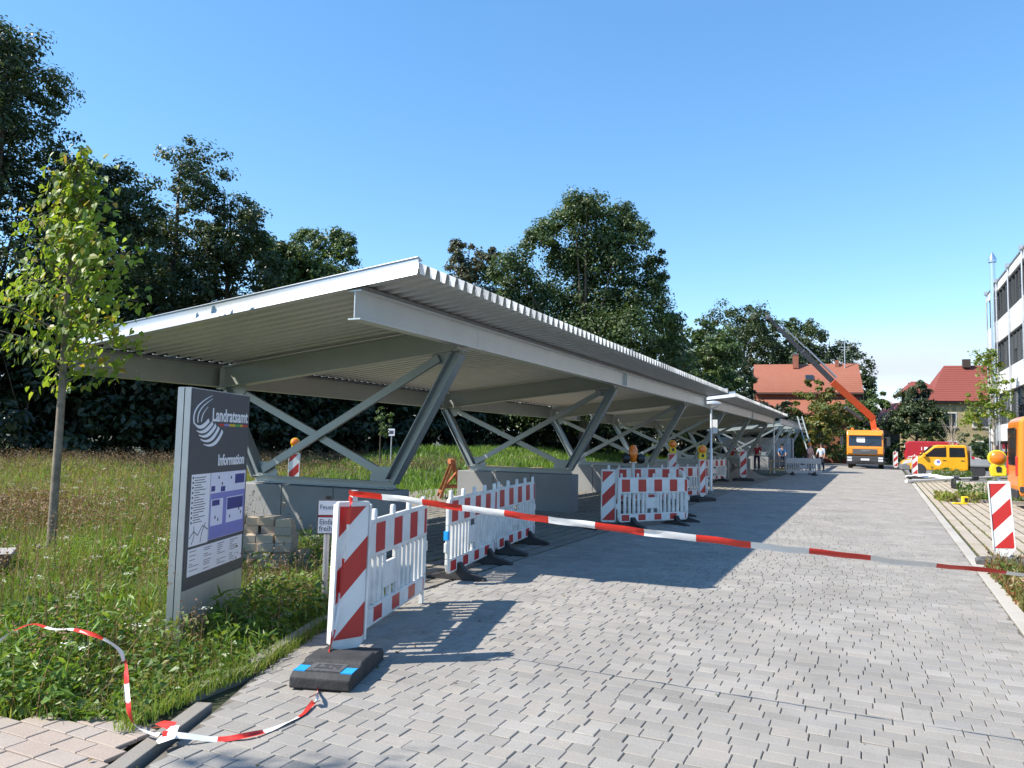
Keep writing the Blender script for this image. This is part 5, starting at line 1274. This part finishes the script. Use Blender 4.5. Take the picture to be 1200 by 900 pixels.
for (px, py, rx, rz_) in ((545,293,18,13),(562,300,18,14),(532,310,16,14),(575,312,16,14),(550,322,30,22),(580,335,20,20),(550,370,40,40),(550,430,45,50)):
    q = at_depth(px, py, 58); L_.append((q.x-p.x, q.y-p.y+random.uniform(-.8,.8), q.z, rx*k, rx*k, rz_*k))
tree('forest_tree', p, H, L_, 15000, .23, 'leaf_brownish', 'brownish tree left of the big dark maple', group='trees along the wood edge', tr=.2, limbs=12, cl_n=60, shell=.3, z_fork=2.5)
# dark underwood that closes the edge of the wood
uw = [(-30,33),(30,33),(85,35),(140,35),(195,38),(250,38),(305,40),(360,42),(415,44),(470,46),(525,50),(580,50),(635,52),(700,54),(760,60),(820,64),(870,72),(915,80)]
for i, (px, dep) in enumerate(uw):
    p = at_depth(px, 505, dep); H = 7.5 if px < 520 else 6.0
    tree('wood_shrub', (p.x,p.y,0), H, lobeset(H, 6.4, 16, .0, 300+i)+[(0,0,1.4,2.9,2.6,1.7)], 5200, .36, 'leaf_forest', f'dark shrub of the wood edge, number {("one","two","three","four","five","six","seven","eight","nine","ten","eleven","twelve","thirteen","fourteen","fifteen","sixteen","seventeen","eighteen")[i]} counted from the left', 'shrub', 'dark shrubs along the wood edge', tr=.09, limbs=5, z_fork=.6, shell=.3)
# second rank closes the gaps between the trunks
for i, (px, dep) in enumerate([(-10,39),(60,40),(125,41),(190,43),(255,44),(325,46),(395,49),(465,52),(540,55),(600,60),(660,62),(720,64),(775,68),(825,74),(865,82)]):
    p = at_depth(px, 505, dep); H = 9.5
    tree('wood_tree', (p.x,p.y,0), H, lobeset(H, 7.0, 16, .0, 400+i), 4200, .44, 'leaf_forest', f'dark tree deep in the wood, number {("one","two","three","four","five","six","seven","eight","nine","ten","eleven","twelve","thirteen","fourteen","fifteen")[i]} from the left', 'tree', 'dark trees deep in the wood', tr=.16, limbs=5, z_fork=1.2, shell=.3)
# trees around the far buildings
p, H = fromtop(1073, 442, 78); 
tree('round_tree', p, H, [(0,0,4.5,2.5,2.5,1.9),(-1.2,0,4.2,1.7,1.6,1.5),(1.3,.2,4.3,1.8,1.7,1.5),(0,0,6.2,1.7,1.7,1.9),(.2,0,7.6,.8,.8,1.2),(-.5,0,3.4,2.2,2,.9),(.8,0,3.4,2.2,2,.9)], 16000, .24, 'leaf_dark', 'dense round dark green tree before the ochre villa', tr=.16, z_fork=2.2, limbs=8, cl_n=90, clump=.14, shell=.55)
p, H = fromtop(963, 448, 72)
tree('garden_tree', p, H, lobeset(H, 6.2, 18, .10, 55), 8000, .28, 'leaf_yellowish', 'yellowing garden tree in front of the orange roofed house', tr=.13, limbs=10, z_fork=1.6)
p, H = fromtop(1012, 456, 80)
tree('garden_tree', p, H, lobeset(H, 4.6, 14, .08, 56), 5000, .30, 'leaf_light', 'light green garden tree right behind the crane boom', tr=.12, limbs=8)
hed = [(905,545,74),(935,545,76),(985,540,80),(1030,540,84),(1048,538,84),(1095,540,82),(1108,538,86),(1150,536,72),(1143,535,70)]
for i, (px, py, dep) in enumerate(hed):
    p = at_depth(px, 525, dep); H = 2.6+.8*random.random()
    tree('hedge_shrub', (p.x,p.y,0), H, lobeset(H, 3.6, 9, .0, 500+i)+[(0,0,.6,1.6,1.4,.7)], 2600, .2, 'leaf_mid', f'low green garden shrub {("left of the second carport end","under the farthest carport frames","left of the crane truck","just right of the crane truck","behind the far beacon","behind the red van","under the round tree","at the office block corner","beside the villa wall")[i]}', 'shrub', 'garden shrubs behind the vehicles', tr=.05, limbs=3, z_fork=.3, shell=.3)
# young linden on the left
def heart_leaves(P, Nn, size):
    n = len(P); nrm = Nn/np.linalg.norm(Nn,axis=1,keepdims=True); ref = np.tile([0,0,-1.],(n,1))+rng.normal(size=(n,3))*.5
    a = ref-nrm*np.sum(ref*nrm,1,keepdims=True); a /= np.linalg.norm(a,axis=1,keepdims=True); b = np.cross(nrm,a); s = size[:,None]
    loc = [(-.42,.0,0),(-.5,.28,.05),(-.15,.46,.08),(.3,.24,.04),(.62,0,-.06),(.3,-.24,.04),(-.15,-.46,.08),(-.5,-.28,.05)]
    v = np.stack([P+a*s*x+b*s*y+nrm*s*z for x,y,z in loc],1).reshape(-1,3)
    idx = np.arange(n)[:,None]*8
    f = np.concatenate([idx+np.array([[0,1,2,3]]), idx+np.array([[0,3,4,5]]), idx+np.array([[0,5,6,7]])],0)
    return v, f
base = at_depth(62,600,8.6); base = V((base.x,base.y,0))
t = empty('young_linden', base, 0, 'young linden with bright heart shaped leaves left of the information board', 'tree')
dep = 8.6; m = MB(); m.tube([(0,0,-.05),(.01,0,1.2),(.02,0,2.2),(.0,0,3.2),(.05,.0,4.4),(.08,0,4.95)],[.052,.046,.040,.03,.014,.004],10)
Pl, Nl = [], []
for i in range(64):
    z0 = 2.18+2.6*(i/64)**.9; a = i*2.4+random.random(); tt_ = (z0-2.18)/2.6; ln = (.98*(1-tt_)**.8+.10)*(.65+.5*random.random())*(.75+.25*min(1,tt_*5))
    d = V((math.cos(a),math.sin(a),0)); s = V((.02,0,z0)); e = s+d*ln+V((0,0,.45*ln+random.uniform(-.15,.2)-.16)); mid = s.lerp(e,.5)+V((0,0,.10))
    m.tube([s,mid,e],[.012,.008,.003],5,False)
    for k in range(int(13+40*ln)):
        tt = .2+.85*random.random(); q = (s*(1-tt)**2+mid*2*tt*(1-tt)+e*tt*tt) if tt <= 1 else e
        q = q+V((random.gauss(0,.10),random.gauss(0,.10),random.gauss(-.03,.09))); Pl.append(q); Nl.append((d.x*.35+random.gauss(0,.42)-.30,d.y*.35+random.gauss(0,.42)-.50,.42+random.gauss(0,.3)))
for k in range(60): Pl.append((.06+random.gauss(0,.08),random.gauss(0,.08),4.3+.7*random.random())); Nl.append((random.gauss(0,.6),random.gauss(0,.6),.5))
v, f = heart_leaves(np.array([tuple(p) for p in Pl]), np.array(Nl), .056+.048*rng.random(len(Pl)))
m.build('trunk','bark_young',t,smooth=True,angle=60); meshobj('crown', np_mesh('crown', v, f, 'leaf_linden'), t)
# saplings in the right-hand bays
p = at_z(1117,559); H = 5.6
tree('bare_sapling', p, H, [(0,0,3.0,.9,.9,1.5)], 60, .12, 'leaf_yellowish', 'almost leafless pale sapling in front of the yellow pickup', bark='bark_pale', tr=.05, limbs=26, z_fork=1.6, cl_n=2, shell=.7)
p = at_z(1166,562); H = 8.2
tree('sapling', p, H, lobeset(H, 3.4, 16, .32, 77, .5), 2600, .18, 'leaf_linden', 'thin sapling with yellow green leaves before the office block', bark='bark_pale', tr=.06, limbs=20, z_fork=2.4, shell=.3, cl_n=22)
# tree behind the viewer whose leafy shadow falls on the near pavers
tree('street_tree', (-6.3,-4.1,0), 8.2, lobeset(8.2, 6.4, 16, .45, 91), 9000, .16, 'leaf_mid', 'leafy street tree behind the viewer', tr=.12, z_fork=3.0, limbs=10)
# ------------------------------------------------------------------ grass and weeds
def blades(P, h, wd, lean, nseg=2):
    """tapered bent blades; P (n,3), returns verts, quads"""
    n = len(P); a = rng.random(n)*2*PI; dx = np.stack([np.cos(a),np.sin(a),np.zeros(n)],1); b = rng.random(n)*2*PI
    sd = np.stack([np.cos(b),np.sin(b),np.zeros(n)],1); up_ = np.array([0,0,1.])
    V_ = []
    for k in range(nseg+1):
        t = k/nseg; c = P+up_*(h*(t-.18*lean*t*t))[:,None]+dx*(h*lean*t*t*.6)[:,None]
        ww = (wd*(1-t)**.7*.5+ .0006)[:,None]; V_ += [c-sd*ww, c+sd*ww]
    v = np.stack(V_,1).reshape(-1,3); m = 2*(nseg+1); i = np.arange(n)[:,None]*m
    f = np.concatenate([i+np.array([[2*k,2*k+1,2*k+3,2*k+2]]) for k in range(nseg)],0)
    return v, f
def stuff(name, v, f, mat, label, cat):
    o = meshobj(name, np_mesh(name, v, f, mat)); return tag(o, label, cat, kind='stuff')
def noise2(x, y, s):
    return np.sin(x*s+1.3*np.sin(y*s*.7))*np.cos(y*s*1.1+1.7*np.sin(x*s*.53))*.5+.5
def in_grass(x, y):
    """bed on the left: bounded by the path, the edging and the near parking bay"""
    edge = np.interp(y, [2.6,2.85,3.1,3.6,4.2,5.4,7.0], [-4.9,-4.45,-3.90,-3.90,-3.98,-4.40,-4.52])
    ok = x < edge
    ok &= y > np.where(x < -4.45, 2.82+(x+4.6)*.36, 2.9)
    ok &= ~((x > -10.45) & (y > 7.0) & ~((x < -5.2) & (y < 8.6) & ((x+5.2)*-.7 > (y-7.4))))
    ok &= ~((x > -13.0) & (x <= -10.4) & (y > 9.5) & (rng.random(len(x)) < .75))
    # nothing inside the sign, bench or foundation
    sx, sy = x+4.77, y-4.29; u = (sx*-.379+sy*.925); w_ = (sx*-.925+sy*-.379)
    ok &= ~((u > -.02) & (u < 1.15) & (w_ > -.01) & (w_ < .19))
    ok &= ~((x > -9.5) & (x < -6.2) & (y > 9.2) & (y < 10))
    bb = at_z(314,662); ok &= (np.hypot(x-bb.x, y-bb.y) > .62) & ~((np.abs((x-bb.x)*.42*0+(x*bb.y-y*bb.x)/math.hypot(bb.x,bb.y)) < .5) & (np.hypot(x,y) < math.hypot(bb.x,bb.y)) & (np.hypot(x,y) > math.hypot(bb.x,bb.y)-1.6) & (rng.random(len(x)) < .7))
    return ok
def scatter(n, x0, x1, y0, y1):
    x = rng.uniform(x0,x1,n); y = rng.uniform(y0,y1,n); k = in_grass(x,y); x, y = x[k], y[k]
    c = np.stack([x,y,np.full(len(x),.3-CAM_H)],1) @ np.array(R3); d = c[:,1]; px = 600+FPX*c[:,0]/np.maximum(d,.1)
    k = (d > .6) & (px > -140) & (px < 1300); return x[k], y[k], d[k]
# near bed: mixed grass
x, y, d = scatter(165000, -11, -3.8, 1.4, 8.6)
keep = rng.random(len(x)) < np.clip(6.5/np.maximum(d,4),.25,1); x, y, d = x[keep], y[keep], d[keep]
g_ = noise2(x,y,1.9); hh = (.10+.42*rng.random(len(x))**1.3)*(.55+.7*g_)
edge_d = np.clip((-3.9-x)/1.4,.28,1)*np.clip((y-1.9)/1.5,.35,1); hh *= edge_d*np.where((x > -7.6)&(y > 5.2),.62,1)
v, f = blades(np.stack([x,y,np.full(len(x),-.05)],1), hh+.04, .006+.006*rng.random(len(x)), rng.random(len(x))*1.1, 3)
stuff('meadow_grass', v, f, 'grass', 'bright green grass around the information board', 'grass')
# near bed: broad weed leaves
x, y, d = scatter(62000, -11, -3.75, 1.8, 8.6)
w_ = noise2(x+4,y,1.3); keep = rng.random(len(x)) < np.clip(.30+.8*w_+ .6*(y < 4.0),0,1)*np.clip(6/np.maximum(d,4),.2,1); x, y, d = x[keep], y[keep], d[keep]
z = .015+(.05+.26*noise2(x,y,2.7))*rng.random(len(x))**.7*np.clip((-3.85-x)/.8,.25,1.25)
Nn = rng.normal(size=(len(x),3))*.55+np.array([-.1,-.1,.9])
v, f = leaf_quads(np.stack([x,y,z],1), Nn, .03+.05*rng.random(len(x)), .7, .10)
stuff('weed_leaves', v, f, 'weed', 'low broad leaved weeds in the near bed', 'weeds')
# narrow leaved plants and pale tufts mixed in
x, y, d = scatter(26000, -10, -3.9, 2.4, 8.6); k = noise2(x-3,y+2,1.7) > .55; x, y = x[k], y[k]
z = .02+.34*rng.random(len(x))*np.clip((-3.85-x)/.9,.25,1)
v, f = leaf_quads(np.stack([x,y,z],1), rng.normal(size=(len(x),3))*.8+np.array([0,0,.5]), .06+.07*rng.random(len(x)), .22, .05)
stuff('narrow_weeds', v, f, 'turf', 'narrow leaved bright weeds in the near bed', 'weeds')
x, y, d = scatter(9000, -10, -3.9, 2.4, 8.6); k = noise2(x+7,y-2,1.1) > .6; x, y = x[k], y[k]
v, f = blades(np.stack([x,y,np.zeros(len(x))],1), .12+.30*rng.random(len(x))*np.clip((-3.85-x)/.9,.3,1), np.full(len(x),.006), .5+rng.random(len(x))*1.4, 3)
stuff('dead_grass', v, f, 'dry_stalk', 'dead straw coloured grass in the near bed', 'grass')
# tall stalks with umbels and seed heads
x, y, d = scatter(5200, -16, -4.3, 2.6, 13)
h = .35+.55*rng.random(len(x)); h *= np.clip((-3.9-x)/1.2,.5,1)*np.where((x > -7.2)&(y > 5),.55,1)
v, f = blades(np.stack([x,y,np.zeros(len(x))],1), h, np.full(len(x),.007), rng.random(len(x))*.35, 3)
stuff('weed_stalks', v, f, 'dry_stalk', 'dry brown weed stalks standing in the meadow', 'weeds')
k = rng.random(len(x)) < .55; hp = np.stack([x[k],y[k],h[k]*.93],1); rep = 14
hp = np.repeat(hp,rep,0); hp = hp+rng.normal(size=hp.shape)*np.array([.028,.028,.05])
v, f = leaf_quads(hp, rng.normal(size=hp.shape)+np.array([0,0,.4]), .010+.016*rng.random(len(hp)), .8)
stuff('seed_heads', v, f, 'dry_stalk', 'brown seed heads on the weed stalks', 'weeds')
k = rng.random(len(x)) < .06; hp = np.stack([x[k],y[k],h[k]*.9],1); hp = np.repeat(hp,22,0); hp = hp+rng.normal(size=hp.shape)*np.array([.03,.03,.008])
v, f = leaf_quads(hp, rng.normal(size=hp.shape)*.3+np.array([0,0,1]), .008+.012*rng.random(len(hp)), .9)
stuff('white_umbels', v, f, 'flower', 'small white umbels among the weeds', 'flowers')
# the meadow behind
x, y, d = scatter(240000, -34, -7.5, 3, 60)
keep = rng.random(len(x)) < np.clip(13/np.maximum(d,6),.22,1); x, y, d = x[keep], y[keep], d[keep]
mown = (y > 15) & (x > -19+.0*y)                     # mown strip near the carports stays low and green
tall = ~mown; hh = np.where(tall,(.28+.50*rng.random(len(x)))*(.55+.65*noise2(x,y,.55)), .06+.16*rng.random(len(x)))
green = (mown & (rng.random(len(x)) < .45)) | (noise2(x+2,y-1,.33) > .5) | ((x > -15) & (y < 14) & (rng.random(len(x)) < .8))
for nm, msk, mt, lab in (('meadow_grass',green,'turf','short green turf between the carports and the meadow'),('meadow_grass',~green,'grass_far','tall yellowing meadow grass in front of the wood')):
    P = np.stack([x[msk],y[msk],np.full(msk.sum(),-.05)],1); dd = d[msk]
    v, f = blades(P, hh[msk]+.06, (.010+.010*rng.random(len(P)))*np.clip(dd/9,1,3.2), rng.random(len(P))*.9, 2)
    stuff(nm, v, f, mt, lab, 'grass')
# reddish seed stems over the far meadow
x, y, d = scatter(30000, -34, -15, 4, 60); k = (noise2(x,y,.4) > .5) | (x < -22); x, y, d = x[k], y[k], d[k]
h = .5+.45*rng.random(len(x))
hp = np.repeat(np.stack([x,y,h*.85],1),5,0); hp = hp+rng.normal(size=hp.shape)*np.array([.05,.05,.10])
v, f = leaf_quads(hp, rng.normal(size=hp.shape), .03+.04*rng.random(len(hp)), .5)
stuff('seed_stems', v, f, 'dry_stalk', 'reddish brown seed stems over the far meadow', 'weeds')
# rusty dock patch left of the linden trunk
n = 7000; cx_, cy_ = at_z(28,640).x, at_z(28,640).y
P = np.stack([rng.normal(cx_,.75,n), rng.normal(cy_,.6,n), .15+.60*rng.random(n)],1)
v, f = leaf_quads(P, rng.normal(size=(n,3)), .02+.025*rng.random(n), .7)
stuff('dock_plants', v, f, 'dry_stalk', 'rusty brown dock plants left of the young linden', 'weeds')
# weeds in the right-hand beds
def weed_patch(name, label, x0, x1, y0, y1, n, hmax, mat, sz=.06, cat='weeds'):
    x = rng.uniform(x0,x1,n); y = rng.uniform(y0,y1,n); z = hmax*rng.random(n)**1.2*(.35+.9*noise2(x,y,2.3))
    v1, f1 = leaf_quads(np.stack([x,y,z],1), rng.normal(size=(n,3))*.7+np.array([0,0,.6]), sz*(.5+rng.random(n)), .55)
    m_ = n//5; xb = rng.uniform(x0,x1,m_); yb = rng.uniform(y0,y1,m_)
    v2, f2 = blades(np.stack([xb,yb,np.zeros(m_)],1), hmax*(.4+.7*rng.random(m_)), np.full(m_,.012+sz*.1), rng.random(m_), 2)
    stuff(name, np.concatenate([v1,v2]), np.concatenate([f1,f2+len(v1)]), mat, label, cat)
weed_patch('bed_weeds', 'reddish weeds at the foot of the right-hand beacon', 1.42, 3.4, 7.4, 12.5, 9000, .36, 'red_weed')
weed_patch('bed_weeds', 'green weeds mixed into the right-hand bed by the beacon', 1.46, 3.2, 7.4, 12.3, 5200, .30, 'weed')
weed_patch('bed_weeds', 'tall green weeds in the planting bed of the right-hand bay', 2.7, 6.4, 28.5, 31.0, 1500, .62, 'weed', .12)
weed_patch('bed_weeds', 'dry yellow grass at the near corner of the planting bed', 2.0, 3.2, 28.0, 30.0, 900, .35, 'grass_far', .12)
weed_patch('bed_weeds', 'low weeds under the side of the yellow pickup', 3.4, 5.4, 51.0, 52.6, 800, .5, 'weed', .14)
# grass tufts in the joints of the parking strips and loose fringe along the edging
def tufts(name, label, x0, x1, y0, y1, n, step, off, mat, hmax=.05):
    k = rng.integers(0, int((x1-x0)/step), n); x = x0+k*step+off+rng.normal(0,.012,n); y = y0+(y1-y0)*rng.random(n)**1.6
    if x0 > 0: x = x+.0183*(y-5)
    dens = noise2(x,y,1.1) > .35; x, y = x[dens], y[dens]
    v, f = blades(np.stack([x,y,np.full(len(x),-.02)],1), .015+hmax*rng.random(len(x)), np.full(len(x),.006)*np.clip(y/8,1,3), rng.random(len(x)), 2)
    stuff(name, v, f, mat, label, 'grass')
tufts('joint_grass', 'sparse grass in the joints of the right-hand bay', 1.40, 8.0, 5, 44, 9000, .235, -.018, 'grass_far')
tufts('joint_grass', 'sparse grass in the joints under the carports', -10.3, -4.5, 7.1, 40, 9000, .235, -.018, 'grass')
n = 2600; yy = rng.uniform(3.0,7.0,n); xx = np.interp(yy,[2.6,3.1,3.6,4.2,5.4,7.0],[-3.6,-3.78,-3.86,-3.9,-4.3,-4.45])+rng.normal(0,.035,n)
v, f = blades(np.stack([xx,yy,np.zeros(n)],1), .03+.10*rng.random(n), np.full(n,.006), rng.random(n)*1.4, 2)
stuff('edging_grass', v, f, 'grass', 'fringe of grass growing over the edging stones', 'grass')
# fallen leaves and bits on the pavers
n = 260; xx = rng.uniform(-4,1.2,n); yy = 2.6+rng.random(n)**1.5*16; k = rng.random(n) < np.where(xx < -3.2,1,.35); xx, yy = xx[k], yy[k]
v, f = leaf_quads(np.stack([xx,yy,np.full(len(xx),.006)],1), rng.normal(size=(len(xx),3))*.15+np.array([0,0,1]), .012+.028*rng.random(len(xx)), .7)
stuff('leaf_litter', v, f, 'red_weed', 'scattered dry leaf litter on the pavers', 'leaf litter')
# meadow notice with a small sapling beside it
p = at_z(459,525) if False else at_depth(459,505,32); t = empty('meadow_notice', (p.x,p.y,0), .3, 'small white notice on a post out in the meadow', 'sign')
MB().tube([(0,0,0),(0,0,1.9)],.025,8).build('post','alu',t); MB().box(-.14,-.03,1.72,.14,-.01,2.02).build('plate','print_lilac',t); MB().box(-.09,-.034,1.8,.09,-.029,1.94).build('print','print_dark',t)
p = at_depth(446,505,31)
tree('meadow_sapling', (p.x,p.y,0), 2.9, lobeset(2.9,1.1,6,.5,12), 500, .12, 'leaf_light', 'small green sapling next to the meadow notice', tr=.03, limbs=6, z_fork=1.3)
# bright grass bank behind the far carports
bank = MB(); n_ = 24
for i in range(n_+1):
    for j in range(9):
        yy = 22+i*2.2; u = j/8; bank.v.append((-11.5-9*u, yy, (.05+1.1*math.sin(u*PI/2)**1.3)*min(1,(yy-22)/9)-.06))
bank.f = [(i*9+j,(i+1)*9+j,(i+1)*9+j+1,i*9+j+1) for i in range(n_) for j in range(8)]
o = bank.build('grass_bank','soil',smooth=True); o['kind'] = 'structure'
n = 26000; xx = rng.uniform(-20.4,-11.6,n); yy = rng.uniform(22,74,n); u = (-11.5-xx)/9
zz = (.05+1.1*np.sin(np.clip(u,0,1)*PI/2)**1.3)*np.minimum(1,(yy-22)/9)-.06
v, f = blades(np.stack([xx,yy,zz],1), .12+.25*rng.random(n), .03+.05*rng.random(n), rng.random(n), 2)
stuff('bank_grass', v, f, 'turf', 'bright green grass on the bank behind the far carports', 'grass')
